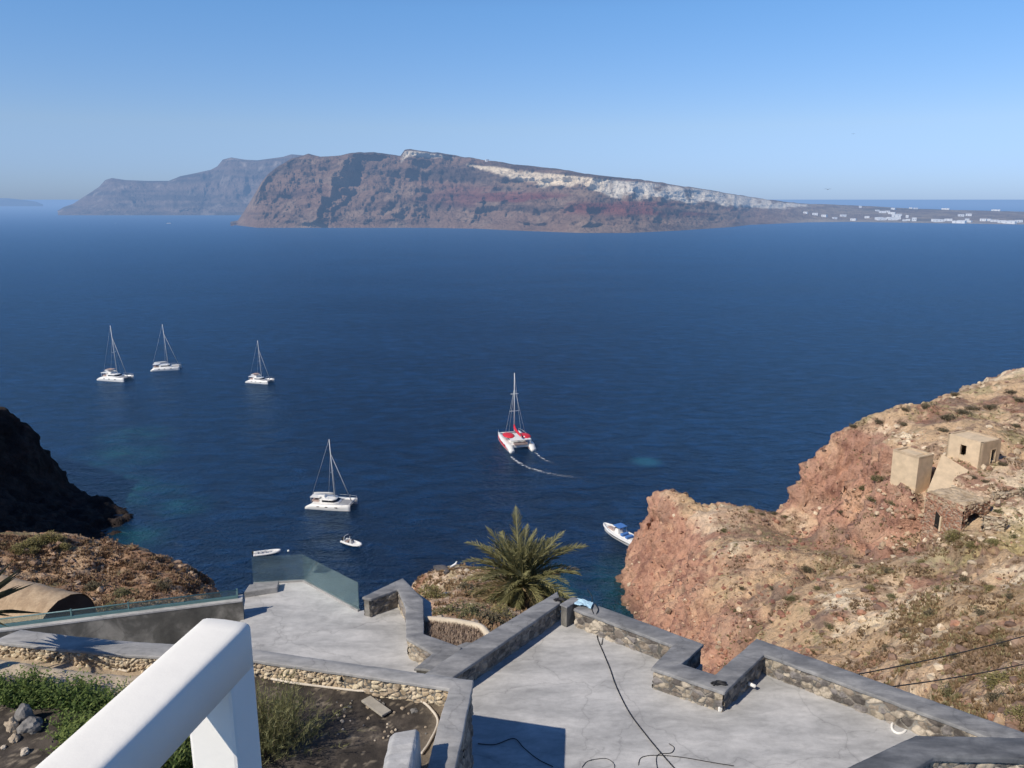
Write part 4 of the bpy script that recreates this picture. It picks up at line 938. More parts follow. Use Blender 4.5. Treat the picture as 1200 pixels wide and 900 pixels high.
def cap_stub(u, v, label):
    p = on_z(u, v, ZC + .012); mm = MB()
    mm.tube(smooth_path([p + Vector(q) for q in ((-.15, 0, 0), (-.08, .03, .01), (0, 0, .015), (.07, -.04, .01), (.13, -.03, 0))], 5), .02, 6)
    mm.tube(smooth_path([p + Vector(q) for q in ((-.12, -.05, 0), (-.03, .04, .02), (.05, .01, .02), (.12, .03, .0))], 5), .022, 6)
    mm.box(tuple(p + Vector((0, 0, .006))), (.16, .07, .02), .3)
    tag(mm.build('cable_stub', M['wire'], None, tuple(p)), label, 'cable')
cap_stub(657, 703, 'black cable stub on the wall cap at the far corner of the terrace')
cap_stub(843, 801, 'black cable stub on the wall cap at the notch')
# white outlet pipe through the shaded wall face and a white stone at its foot
q = on_z(881, 803, ZR + .1); mm = MB(); mm.tube([(q.x - .06, q.y + .03, q.z + .02), (q.x + .06, q.y - .04, q.z - .0)], .035, 10); tag(mm.build('outlet_pipe', M['white_paint'], None, tuple(q)), 'white stub of pipe sticking out of the shaded wall face in the notch', 'pipe')
q = on_z(844, 832, ZR + .03); mm = MB(); mm.box((q.x, q.y, ZR + .07), (.07, .05, .13), .2); tag(mm.build('white_block', M['white_paint'], None, (q.x, q.y, ZR), bevel=.01), 'small white block at the foot of the notch corner', 'block')
q = on_z(588, 770, ZR + .12)
# crumpled pale blue sheet
def sheet():
    n = 18; p = on_z(684, 708, ZC + .02); a, b = np.meshgrid(np.linspace(-.5, .5, n), np.linspace(-.5, .5, n)); a, b = a.ravel(), b.ravel(); P = np.stack([a, b, a * 0], 1)
    V = np.stack([p.x + a * .34 + b * .08, p.y + b * .26 - a * .2, ZC + .035 + np.abs(fbm(P, 4, 4, .6, 811)) * .09 * (1 - np.abs(a))], 1)
    o = np_mesh('plastic_sheet', V - np.array([p.x, p.y, ZC]), grid_faces(n, n), M['plastic_blue']); o.location = (p.x, p.y, ZC); tag(o, 'crumpled pale blue plastic sheet on the far corner of the terrace wall', 'plastic sheet')
sheet()
# plant tuft in the shade of wall A
# ------------------------------------------------------------------ white plaster handrail in the foreground
def handrail():
    pt, pb = on_y(263, 728, 2.23), on_y(62, 914, 1.54)
    d = (pt - pb).normalized(); side = Vector((d.y, -d.x, 0)).normalized(); up = side.cross(d).normalized(); W, Hh = .164, .15
    root = thing('handrail', 'thick white plastered handrail with square post at the lower left', 'handrail', (pt.x, pt.y, EYE - 2.6))
    org = Vector(root.location); start = pb - d * 1.6; end = pt + d * .0
    def sect(c, k=1., e=0.):
        hw = W / 2 * k; r = .012
        pts = [(-hw, -Hh), (-hw, -r - .02), (-hw, -r), (-hw + .008, -.004), (-hw + .022, .001), (-hw + .04, .0025), (0, .004), (hw - .03, .002), (hw - .014, .0005), (hw - .004, -.004), (hw, -r), (hw, -r - .02), (hw, -Hh)]
        return [c + side * x + up * (y - e) for x, y in pts]
    rings = []; n = 44
    for i in range(n + 1):
        t = i / n; c = start.lerp(end, t); wob = Vector((vnoise(np.array([[t * 9, .5, 0]]), 5)[0], 0, vnoise(np.array([[t * 8, 3.5, 0]]), 6)[0])) * .003
        rings.append(sect(c + wob))
    for k, e, s in ((.985, .003, .008), (.955, .008, .014), (.9, .02, .018)): rings.append([p - org * 0 for p in sect(end + d * s, k, e)])
    mm = MB(); mm.loft([[p - org for p in r] for r in rings]); rail = mm.build('rail', M['white_paint'], root)
    # the post under the end of the rail
    hd = Vector((d.x, d.y, 0)).normalized(); c = Vector((end.x, end.y, 0)) + hd * (.018 - .068)
    mm = MB(); vs = []
    for z in (EYE - 2.6, EYE - 2.2, EYE - 1.8, EYE - 1.5, end.z - Hh * .55):
        w_ = .5 * W - .002; dd = .068; cc = c + Vector((0, 0, z)); vs.append([cc + side * w_ + hd * dd, cc - side * w_ + hd * dd, cc - side * w_ - hd * dd, cc + side * w_ - hd * dd])
    mm.loft([[p - org for p in r] for r in vs], smooth=False); mm.build('post', M['white_paint'], root, bevel=.012)
    mm = MB(); base = [c + side * .12 + hd * .12, c - side * .12 + hd * .12, c - side * .12 - hd * 2.2, c + side * .12 - hd * 2.2]
    mm.prism([(p.x - org.x, p.y - org.y) for p in base], -5.2, -.0015); mm.build('stair_wall', M['white_paint'], root, bevel=.02)
handrail()
# ------------------------------------------------------------------ boats
def hull_rings(L, bow_x, stern_x, w, deck, draft=.45, yoff=0., fine=.06, n=17, stern_step=0.):
    rings = []
    for i in range(n):
        t = i / (n - 1); x = stern_x + (bow_x - stern_x) * t
        hw = w * (1 - (max(t - .45, 0) / .55) ** 2.1 * (1 - fine)) * (.86 + .14 * min(1, t / .2)); dk = deck * (.92 + .22 * t ** 2)
        if stern_step and t < .13: dk = deck * (.35 + .57 * (t / .13))
        rings.append([(x, yoff - hw, dk), (x, yoff - hw * .98, dk * .5), (x, yoff - hw * .8, .05), (x, yoff - hw * .35, -draft), (x, yoff + hw * .35, -draft), (x, yoff + hw * .8, .05), (x, yoff + hw * .98, dk * .5), (x, yoff + hw, dk), (x, yoff, dk + .05)])
    return rings
def catamaran(label, group, mast_top=19.5, red=False, flybridge='top'):
    """x forward, y to port, waterline z=0; built at 13 m and scaled by the caller"""
    t = thing('catamaran', label, 'catamaran', group=group)
    gel = M['gel']
    for s in (-1, 1):
        mb = MB(); mb.loft(hull_rings(13, 6.5, -6.5, .78, 1.55, yoff=2.75 * s, stern_step=1)); h = mb.build('hull', gel, t)
        for x in (-2.6, -.2, 2.6):
            mb = MB(); mb.box((x, 2.75 * s + .765 * (1 if s > 0 else -1) * (1 if x < 1 else .93), 1.0), (.75, .06, .24)); mb.build('window', M['tinted'], h)
        if red:
            for y_ in (s,):
                mb = MB()
                rr = [[(r[1][0], 2.75 * s + (r[1][1] - 2.75 * s) * 1.02 if False else r[1][1] - .015, r[1][2] + .30), (r[1][0], r[1][1] - .015, r[1][2] - .35), (r[6][0], r[6][1] + .015, r[6][2] - .35), (r[6][0], r[6][1] + .015, r[6][2] + .30)] for r in hull_rings(13, 6.45, -5.2, .78, 1.5, yoff=2.75 * s)]
                mb.loft(rr, smooth=False); mb.build('red_stripe', M['red'], h)
    mb = MB(); mb.box((-1.6, 0, 1.15), (6.6, 4.6, .75)); mb.build('bridge_deck', gel, t, bevel=.1)
    mb = MB(); mb.box((4.05, 0, 1.42), (4.6, 4.1, .03)); mb.build('trampoline', M['net'], t)
    mb = MB(); mb.tube([(5.9, -2.75, 1.6), (5.9, 2.75, 1.6)], .12, 8); mb.build('crossbeam', M['alloy'], t)
    # cabin with raked front, tinted band, overhanging roof
    mb = MB(); mb.loft([[(-2.7, y * 2.05, 1.5), (-2.7, y * 1.95, 2.45)][::1] for y in (-1, 1)], False) if False else None
    def cabin(z0, z1, x0, x1f, x1t, w0, w1):
        m_ = MB(); a = [(x0, -w0, z0), (x1f - .9, -w0, z0), (x1f, -w0 * .55, z0), (x1f, w0 * .55, z0), (x1f - .9, w0, z0), (x0, w0, z0)]
        b = [(x0, -w1, z1), (x1t - .8, -w1, z1), (x1t, -w1 * .55, z1), (x1t, w1 * .55, z1), (x1t - .8, w1, z1), (x0, w1, z1)]
        m_.loft([a, b], smooth=False); return m_
    cab = cabin(1.5, 2.5, -2.7, 2.7, 1.5, 2.1, 1.85).build('cabin', gel, t, bevel=.06)
    cabin(1.86, 2.34, -2.0, 2.31, 1.72, 2.04, 1.92).build('window_band', M['tinted'], cab)
    roofm = M['red'] if red == 2 else gel
    mb = MB(); mb.loft([[(-2.9, -1.95, 2.5), (-2.9, 1.95, 2.5), (1.2, 1.7, 2.5), (1.75, .9, 2.5), (1.75, -.9, 2.5), (1.2, -1.7, 2.5)], [(-2.7, -1.7, 2.66), (-2.7, 1.7, 2.66), (.9, 1.5, 2.66), (1.3, .8, 2.66), (1.3, -.8, 2.66), (.9, -1.5, 2.66)]], smooth=False); mb.build('cabin_roof', gel, t)
    if not red:
        mb = MB(); mb.box((-4.1, 0, 3.0), (2.9, 3.9, .14)); ht = mb.build('hard_top', gel, t, bevel=.05)
        for x in (-5.3, -2.9):
            for y in (-1.8, 1.8):
                mb = MB(); mb.tube([(x, y, 1.5), (x, y, 2.95)], .05, 6); mb.build('support', M['alloy'], ht)
        mb = MB(); mb.box((-4.2, 0, 1.75), (2.2, 2.6, .5)); mb.build('cockpit_bench', M['tan_canvas'], t, bevel=.06)
        if flybridge == 'top':
            mb = MB(); mb.box((-2.3, 0, 4.35), (2.9, 2.9, .10)); bm_ = mb.build('bimini', M['tan_canvas'], t, bevel=.03)
            for x in (-3.5, -1.1):
                for y in (-1.3, 1.3):
                    mb = MB(); mb.tube([(x, y, 2.6), (x, y, 4.32)], .04, 6); mb.build('support', M['alloy'], bm_)
            mb = MB(); mb.box((-2.3, 0, 3.05), (2.3, 2.4, .8), top=(.9, .9)); mb.build('helm_station', gel, t, bevel=.08)
        elif flybridge == 'low':
            mb = MB(); mb.box((-2.6, 0, 2.95), (2.4, 2.0, .6), top=(.7, .85)); mb.build('helm_station', gel, t, bevel=.08)
    else:
        for y in (-1.9, 1.9):
            mb = MB(); mb.ball((-.4 if y > 0 else -1.9, y * 1.02, 2.76), 1., 2.5, 1.45, .30, 16, 6); mb.build('red_awning', M['red'], t)
        mb = MB(); mb.box((-4.3, 0, 2.75), (2.0, 5.2, .1)); ht = mb.build('aft_roof', gel, t, bevel=.04)
        for x in (-5.1, -3.5):
            for y in (-2.4, 2.4):
                mb = MB(); mb.tube([(x, y, 1.4), (x, y, 2.72)], .05, 6); mb.build('support', M['alloy'], ht)
        mb = MB(); mb.box((-4.6, 0, 1.7), (1.2, 3.4, .5)); mb.build('cockpit_bench', M['tan_canvas'], t, bevel=.06)
        for y in (-1.3, 1.2):
            mb = MB(); mb.ball((-3.4, y, 2.95), .22, 1, 1, 1); mb.build('life_raft', gel, t)
    rk = -.045 if not red else -.005
    top = (1.0 + rk * 17.5, 0, mast_top if not red else 18.4); mbase = (1.0, 0, 2.55)
    mb = MB(); mb.tube([mbase, top], [.15, .09], 8); mast = mb.build('mast', M['alloy'], t)
    for h in ((.38, 1.35), (.66, 1.05)) if red else ((.45, 1.0),):
        c = Vector(mbase).lerp(Vector(top), h[0]); mb = MB(); mb.tube([(c.x - .1, c.y - h[1] * .95, c.z + .06), tuple(c), (c.x - .1, c.y + h[1] * .95, c.z + .06)], .06, 6); mb.build('spreader', M['alloy'], mast)
    mb = MB(); mb.tube([(.85, 0, 3.5), (-5.2, 0, 3.55)], .11, 8); mb.build('boom', M['alloy'], t)
    mb = MB()
    if red: mb.tube([(1.02, 0, 5.3), (.75, 0, 4.3), (-.6, 0, 3.85), (-3., 0, 3.75), (-5., 0, 3.7)], [.08, .3, .34, .30, .16], 8)
    else: mb.tube([(.8, 0, 3.8), (-.6, 0, 3.85), (-3., 0, 3.75), (-5., 0, 3.72)], [.22, .28, .24, .12], 8)
    mb.build('sail_cover', M['red'] if red else M['gel_grey'], t)
    fs = Vector(mbase).lerp(Vector(top), .76)
    if not red:
        mb = MB(); mb.tube([tuple(fs), (5.9, 0, 1.75)], [.07, .13], 6); mb.build('furled_jib', M['gel_grey'], t)
    mb = MB()
    for s in (-1, 1): mb.tube([tuple(fs), (.2, 2.9 * s, 1.55)], .022, 4)
    mb.tube([(top[0], 0, top[2]), (-6.2, 0, 1.5)], .02, 4)
    if red: mb.tube([tuple(fs), (5.9, 0, 1.75)], .035, 5)
    mb.build('rigging', M['alloy'], t)
    # rails at the bows and a small dinghy arch aft
    for s in (-1, 1):
        mb = MB(); mb.tube([(6.3, 2.75 * s, 2.35), (4.2, 3.3 * s, 2.3), (1., 3.45 * s, 2.25)], .03, 4); mb.tube([(6.3, 2.75 * s, 1.7), (6.3, 2.75 * s, 2.35)], .03, 4); mb.tube([(4.2, 3.3 * s, 1.6), (4.2, 3.3 * s, 2.3)], .03, 4); mb.build('guard_rail', M['alloy'], t)
    return t
def place(o, u, v, heading, scale, dz=0.):
    p = on_z(u, v, 0); o.location = (p.x, p.y, dz); o.rotation_euler = (0, 0, heading); o.scale = (scale,) * 3
GRP = 'white catamarans moored in the bay'
place(catamaran('white catamaran farthest to the left, with a canopy above its cabin', GRP, 22.6, flybridge='top'), 136, 445, R(-16), 15.2 / 13)
place(catamaran('white catamaran without a canopy between two others, its hull partly shaded', GRP, 22., flybridge='none'), 195, 433, R(14), 13.8 / 13)
place(catamaran('smallest looking white catamaran, third from the left, alone in mid bay', GRP, 21.5, flybridge='top'), 305, 448, R(-18), 12.2 / 13)
place(catamaran('largest looking white catamaran, nearest to the terraces with tall mast', GRP, flybridge='low'), 389, 593, R(-10), 13.2 / 13)
rc = catamaran('red and white catamaran under way, trailing two foam wakes', None, red=1)
place(rc, 604, 521, R(106), 18.2 / 13)
# foam streaks
def foam_mat():
    m, nt, b, out = new_mat('foam'); b.inputs['Base Color'].default_value = (.75, .78, .8, 1); b.inputs['Roughness'].default_value = .9
    tr = N(nt, 'ShaderNodeBsdfTransparent'); at = N(nt, 'ShaderNodeAttribute', attribute_name='tint')
    n1 = noise_node(nt, obj_coord(nt, True), .9, 6, .7)
    f = math_node(nt, 'MULTIPLY', ramp(nt, n1, [(.42, 0.), (.60, 1.)]), at.outputs['Fac'], clamp=True)
    mx = N(nt, 'ShaderNodeMixShader'); nt.links.new(f, mx.inputs[0]); nt.links.new(tr.outputs[0], mx.inputs[1]); nt.links.new(b.outputs[0], mx.inputs[2]); nt.links.new(mx.outputs[0], out.inputs[0]); return m
M['foam'] = foam_mat()
def wake(px, w0, w1, a0):
    pts = smooth_path([on_z(u, v, .03) for u, v in px], 14); mb = MB(); n = len(pts)
    for i, p in enumerate(pts):
        d = (pts[min(i + 1, n - 1)] - pts[max(i - 1, 0)]).normalized(); s = Vector((-d.y, d.x, 0)); w = (w0 + (w1 - w0) * i / n) * random.uniform(.75, 1.25)
        for k, e in ((-1, 0), (-.4, 1), (.4, 1), (1, 0)): mb.v.append(tuple(p + s * w * k)); mb.tint.append(e * a0 * (1 - i / n) ** 1.1 * random.choice((.35, .8, 1.2)))
    mb.f = [(i * 4 + k, i * 4 + k + 1, i * 4 + k + 5, i * 4 + k + 4) for i in range(n - 1) for k in range(3)]; mb.sm = [True] * len(mb.f)
    mb.build('foam', M['foam'], None, None, fix=False, kind='stuff')
wake([(599, 535), (606, 541), (620, 548), (640, 554), (660, 557.5), (682, 560)], .6, 1.3, 1.3)
wake([(627, 530), (634, 536), (641, 540), (650, 543)], .4, .9, 1.1)

def rib(label, L, console=True, arch=False, motor=True, cover=None):
    t = thing('inflatable_boat', label, 'boat'); h = L / 2
    path = [(-h, -.85, .35), (-h * .3, -.95, .35), (h * .35, -.88, .4), (h * .75, -.55, .48), (h * .97, 0, .58), (h * .75, .55, .48), (h * .35, .88, .4), (-h * .3, .95, .35), (-h, .85, .35)]
    mb = MB(); mb.tube(smooth_path(path, 5), .27, 10); mb.build('tube', M['hypalon'], t)
    mb = MB(); mb.loft([[(x, -w, .25), (x, w, .25), (x, w * .7, -.1), (x, 0, -.3), (x, -w * .7, -.1)] for x, w in ((-h, .8), (0, .85), (h * .5, .7), (h * .88, .2))], smooth=False); mb.build('hull', M['gel'], t)
    mb = MB(); mb.box((-h * .12, 0, .62), (.7, .7, .75), top=(.6, .85)); c = mb.build('console', M['gel_grey'], t, bevel=.05)
    mb = MB(); mb.box((h * .03, 0, 1.1), (.05, .6, .32)); mb.build('windscreen', M['tinted'], c)
    mb = MB(); mb.box((-h * .45, 0, .5), (.55, 1.1, .45)); mb.build('seat', M['tan_canvas'] if arch else M['gel_grey'], t, bevel=.05)
    mb = MB(); mb.box((-h * .72, 0, .5), (.4, 1.2, .4)); mb.build('seat', M['gel_grey'], t, bevel=.05)
    mb = MB(); mb.box((-h * 1.06, 0, .85), (.42, .42, .6), top=(.8, .8)); mo = mb.build('outboard_motor', M['rubber'], t, bevel=.06)
    mb = MB(); mb.box((-h * 1.1, 0, .25), (.2, .16, .8)); mb.build('shaft', M['rubber'], mo)
    if arch:
        mb = MB(); mb.tube(smooth_path([(-h * .62, -.9, .55), (-h * .6, -.85, 1.75), (-h * .6, 0, 1.95), (-h * .6, .85, 1.75), (-h * .62, .9, .55)], 5), .06, 6); a = mb.build('arch', M['gel'], t)
        mb = MB(); mb.box((-h * .42, 0, 1.93), (.95, 1.7, .06)); mb.build('canopy', M['tinted'], a, bevel=.02)
    return t
place(rib('narrow white inflatable boat with black outboard motor, behind the glass balustrade', 6.3), 313, 649, R(16), 1.)
place(rib('white motor boat with small dark canopy, right of the inflatable and below the nearest catamaran', 5.6, arch=True), 413, 638, R(-34), 1.1)
# white mooring buoy
p = on_z(338, 646, 0); bt = thing('mooring_buoy', 'small round white mooring buoy floating beside the inflatable boat', 'buoy', (p.x, p.y, 0))
mb = MB(); mb.ball((0, 0, .12), .3, 1, 1, .9, 12, 8); mb.build('float', M['gel'], bt); mb = MB(); mb.tube([(0, 0, .36), (0, 0, .5)], .05, 6); mb.build('ring', M['alloy'], bt)

def motor_yacht():
    t = thing('motor_boat', 'white motor boat with blue canvas half hidden behind the red cliff', 'boat')
    mb = MB(); mb.loft(hull_rings(11, 5.6, -5.6, 1.6, 1.25, fine=.05)); h = mb.build('hull', M['gel'], t)
    mb = MB(); mb.loft([[(r[1][0], r[1][1] - .02, .62), (r[1][0], r[1][1] - .02, .80), (r[6][0], r[6][1] + .02, .80), (r[6][0], r[6][1] + .02, .62)] for r in hull_rings(11, 5.4, -5.4, 1.6, 1.2, fine=.05)], smooth=False); mb.build('rub_rail', M['rubber'], h)
    mb = MB(); mb.tube(smooth_path([(-5.4, -1.68, 1.2), (0, -1.75, 1.22), (3.4, -1.2, 1.35), (5.7, 0, 1.5), (3.4, 1.2, 1.35), (0, 1.75, 1.22), (-5.4, 1.68, 1.2)], 6), .26, 8); mb.build('tube', M['hypalon'], t)
    mb = MB(); mb.box((3.0, 0, 1.38), (2.6, 1.5, .3), top=(.8, .7)); mb.build('sun_pad', M['tan_canvas'], t, bevel=.08)
    mb = MB(); mb.box((.6, 0, 1.75), (1.5, 1.5, 1.0), top=(.6, .85)); c = mb.build('console', M['gel'], t, bevel=.08)
    mb = MB(); mb.box((1.15, 0, 2.35), (.06, 1.2, .4)); mb.build('windscreen', M['tinted'], c)
    mb = MB(); mb.box((.2, 0, 3.0), (2.3, 2.3, .1)); cn = mb.build('canopy', M['blue_canvas'], t, bevel=.03)
    for x in (-.8, 1.2):
        for y in (-1, 1): mb = MB(); mb.tube([(x, y, 1.3), (x, y, 2.96)], .04, 6); mb.build('support', M['alloy'], cn)
    for x in (-1.4, -3.): mb = MB(); mb.box((x, 0, 1.55), (.8, 1.9, .5)); mb.build('seat', M['blue_canvas'], t, bevel=.08)
    for y in (-.5, .5): mb = MB(); mb.box((-5.9, y, 1.3), (.6, .5, .9), top=(.75, .8)); mb.build('outboard_motor', M['rubber'], t, bevel=.06)
    return t
y_ = motor_yacht(); place(y_, 727, 631, R(122), 1.15)
mbf = on_z(716.5, 633, 0)
# tiny far boat
ft = rib('tiny white speck of a boat far out in front of the left headland', 6.3); place(ft, 198, 262, R(10), 2.2)

# ------------------------------------------------------------------ far white village
def far_house(w, d, h, name='white_house', roof=0.):
    t = thing(name, '-', 'house')
    mb = MB(); mb.box((0, 0, h / 2 - 2), (w, d, h + 4)); mb.build('wall', M['house_white'], t)
    if roof: mb = MB(); mb.ball((w * .2, 0, h), min(w, d) * roof, 1, 1, .8, 10, 6); mb.build('dome', M['house_white'], t)
    else: mb = MB(); mb.box((0, 0, h + .25), (w + .6, d + .6, .5)); mb.build('roof', M['house_white'], t)
    mb = MB(); mb.box((-w * .2, -d / 2 - .05, h * .45), (1.6, .16, 2.2)); mb.build('door', M['house_dark'], t)
    mb = MB(); mb.box((w * .22, -d / 2 - .05, h * .55), (1.6, .16, 1.4)); mb.build('window', M['house_dark'], t)
    return t
HG = 'white houses on the low far shore'
protos = [far_house(13, 9, 5), far_house(20, 10, 6), far_house(9, 9, 8), far_house(28, 9, 5)]
used = [0] * 4
def put_house(u, v, k, label=None, group=HG, sc=1., src=None):
    # stand it on the island where the sight line meets the ground
    g = on_island(u, v); r_ = math.atan2(g.x, g.y)
    if not used[k]: o = protos[k]; used[k] = 1; o.location = g; o.rotation_euler = (0, 0, -r_ + .2); o.scale = (sc,) * 3
    else: o = dup(protos[k], g, -r_ + random.uniform(-.5, .5), scale=sc)
    o['label'] = label or 'tiny white house among others along the low far shore'
    if group: o['group'] = group
    elif 'group' in o.keys(): del o['group']
    return o
_isl = bpy.data.objects['island'].data; _V = np.zeros(len(_isl.vertices) * 3); _isl.vertices.foreach_get('co', _V); _V = _V.reshape(-1, 3)
_F = np.zeros(len(_isl.polygons) * 4, int); _isl.polygons.foreach_get('vertices', _F); _F = _F.reshape(-1, 4)
TERR['island'] = (None, None, BVHTree.FromPolygons([tuple(p) for p in _V], [tuple(f) for f in _F]))
def on_island(u, v):
    for dv in np.arange(0, 14, .5):
        g = hit('island', u, v + dv)
        if g is not None and g.z > -1: return g
    return on_z(u, 262, 0)
for k, (u, v, pk) in enumerate([(1030, 257.5, 1), (1036, 257.5, 0), (1042, 256.5, 0), (1048, 257.5, 1), (1053, 257, 0), (1064, 258.5, 0), (1071, 259, 2), (1096, 259.5, 1), (1104, 259.5, 0), (1111, 259, 1), (1121, 261, 0), (1127, 261, 1), (1133, 259.5, 2), (1136, 260.5, 0), (1152, 259, 0), (1158, 259, 0), (1165, 260, 1), (1174, 261, 1), (1180, 261, 3), (1186, 261.5, 1), (1194, 260.5, 0), (1028, 247.5, 0), (1034, 249.5, 1), (1045, 251, 1), (1053, 253, 0), (1063, 255, 2), (1126, 253.5, 0), (1135, 253, 0), (988, 253.5, 1), (955, 252, 0), (1016, 255.5, 0), (1000, 258.5, 0), (1033, 258, 3), (1046, 258, 3), (1099, 260, 1), (1124, 261.5, 3), (1183, 262, 3), (1189, 261, 0), (1060, 259, 0), (1050, 254.5, 1), (1040, 249, 0), (966, 254, 0), (978, 256.5, 0), (944, 250, 0)]):
    put_house(u, v, pk, sc=random.uniform(1.05, 1.6))
put_house(1008, 243.5, 2, 'single white house on the low skyline, leftmost of those there', None)
put_house(1047, 245.5, 0, 'white house on the low skyline, second from the left there', None, 1.3)
put_house(1067, 244.5, 0, 'left one of a close pair of white houses on the low skyline', None)
put_house(1073, 244.5, 0, 'right one of a close pair of white houses on the low skyline', None, 1.1)
put_house(1108, 245.6, 3, 'long white house on the low skyline', None, 1.1)
put_house(1167, 247.3, 3, 'long white house on the low skyline nearest the right edge', None, 1.2)
put_house(571, 187.5, 0, 'tiny white house on the ridge left of the pale cliff band', None, .9)
put_house(135, 208.5, 0, 'tiny white chapel on the summit of the far left headland', None, .1)
bpy.data.objects.remove  # (nothing is removed: every prototype stands somewhere)
# ------------------------------------------------------------------ ruins on the right headland
def frame_box(mb, o, e1, e2, a0, a1, b0, b1, z0, z1, batter=0.):
    """box spanned by two plan directions from corner o"""
    P = lambda a, b, z: (o.x + e1.x * a + e2.x * b, o.y + e1.y * a + e2.y * b, z)
    B = [P(a0 - batter, b0 - batter, z0), P(a0 - batter, b1 + batter, z0), P(a1 + batter, b1 + batter, z0), P(a1 + batter, b0 - batter, z0)]
    T = [P(a0, b0, z1), P(a0, b1, z1), P(a1, b1, z1), P(a1, b0, z1)]
    mb.add(B + T, [(0, 1, 2, 3), (4, 7, 6, 5), (0, 4, 5, 1), (1, 5, 6, 2), (2, 6, 7, 3), (3, 7, 4, 0)])
e1 = Vector((-.46, .89)); e2 = Vector((.89, .46))
cA = on_y(1147.5, 552, 118); zt = on_y(1147.5, 519, 118).z
oH = Vector((cA.x, cA.y))
hs = thing('ruined_house', 'cream block house with flat roof and empty window on the right headland', 'house', (cA.x, cA.y, cA.z - 2)); oo = tuple(hs.location)
Lw, Ww = 5.8, 4.7
def wall_with_hole(mb, o, d, n, L, z0, z1, holes, th=.35):
    """wall along d from o, thickness th inwards (against n), with rectangular holes (a0,a1,h0,h1)"""
    xs = sorted({0, L, *[h[0] for h in holes], *[h[1] for h in holes]}); zs_ = sorted({z0, z1, *[h[2] for h in holes], *[h[3] for h in holes]})
    for i in range(len(xs) - 1):
        for j in range(len(zs_) - 1):
            mx, mz = (xs[i] + xs[i + 1]) / 2, (zs_[j] + zs_[j + 1]) / 2
            if any(h[0] < mx < h[1] and h[2] < mz < h[3] for h in holes): continue
            a, b = o + d * xs[i], o + d * xs[i + 1]; c_, d_ = b - n * th, a - n * th
            mb.add([(p.x, p.y, z) for z in (zs_[j], zs_[j + 1]) for p in (a, b, c_, d_)], [(0, 1, 2, 3), (4, 7, 6, 5), (0, 4, 5, 1), (1, 5, 6, 2), (2, 6, 7, 3), (3, 7, 4, 0)])
zb = cA.z - 2.2
mb = MB()
wall_with_hole(mb, oH, e1, -e2, Lw, zb, zt, [(2.5, 3.5, cA.z + 1.7, cA.z + 3.4)]); mb.build('left_wall', M['cream'], hs, oo, fix=False)
mb = MB(); wall_with_hole(mb, oH + e1 * .01, e2, -e1, Ww, zb, zt, [(2.5, 3.6, cA.z + .8, cA.z + 3.1)]); mb.build('front_wall', M['cream_dark'], hs, oo, fix=False)
mb = MB(); wall_with_hole(mb, oH + e1 * Lw, e2, e1, Ww, zb, zt, []); wall_with_hole(mb, oH + e2 * Ww, e1, e2, Lw, zb, zt, []); mb.build('rear_wall', M['cream_dark'], hs, oo, fix=False)
mb = MB(); frame_box(mb, oH, e1, e2, .36, Lw - .36, .36, Ww - .36, zt - .35, zt - .12); mb.build('roof', M['cream'], hs, oo)
mb = MB(); frame_box(mb, oH, e1, e2, .5, Lw - .5, .5, Ww - .5, zb, zb + .3); mb.build('floor', M['dark_void'], hs, oo)
mb = MB()
for a0, a1, h0, h1 in ((2.42, 2.5, cA.z + .8, cA.z + 3.18), (3.6, 3.68, cA.z + .8, cA.z + 3.18), (2.42, 3.68, cA.z + 3.1, cA.z + 3.2)): frame_box(mb, oH, e1, e2, -.05, .2, a0, a1, h0, h1)
mb.build('door_frame', M['cream'], hs, oo)
# lower block on the left
c2 = on_y(1077, 538, 117); oB2 = Vector((c2.x, c2.y)); bl = thing('ruined_house', 'cream battered block with broken flat roof, lower and left of the house with the window', 'house', (c2.x, c2.y, c2.z - 6)); ob = tuple(bl.location)
mb = MB(); frame_box(mb, oB2, e1, e2, 0, 4.6, 0, 3.5, c2.z - 9.5, c2.z - .02, batter=-.1); mb.build('wall', M['cream'], bl, ob)
mb = MB()
for a0, a1, b0, b1 in ((0, 4.6, 0, .3), (0, .3, .3, 3.5), (4.3, 4.6, .3, 3.5), (.3, 4.3, 3.2, 3.5)): frame_box(mb, oB2, e1, e2, a0 - .03, a1 + .0, b0 - .03, b1, c2.z - .01, c2.z + .28)
mb.build('parapet', M['cream_dark'], bl, ob)
mb = MB(); frame_box(mb, oB2, e1, e2, 1.2, 4.2, 1.0, 3.1, c2.z - .01, c2.z + .08); mb.build('roof_slab', M['cream'], bl, ob)
# leaning buttress
t0_, t1_ = on_y(1104, 532, 120), on_y(1135, 551, 117.6); b0_ = on_y(1083, 585, 112.5); b1_ = b0_ + (t1_ - t0_) * .95
bt_ = thing('buttress', 'smooth cream sloping buttress below the empty window of the block house', 'buttress', tuple(b1_)); dn = Vector((.5, .5, -2.5))
mb = MB(); q = [t0_, t1_, b1_, b0_]; mb.add([tuple(p) for p in q] + [tuple(p + dn) for p in q], [(0, 1, 2, 3), (7, 6, 5, 4), (0, 4, 5, 1), (1, 5, 6, 2), (2, 6, 7, 3), (3, 7, 4, 0)]); mb.build('sloping_slab', M['cream'], bt_, tuple(b1_))
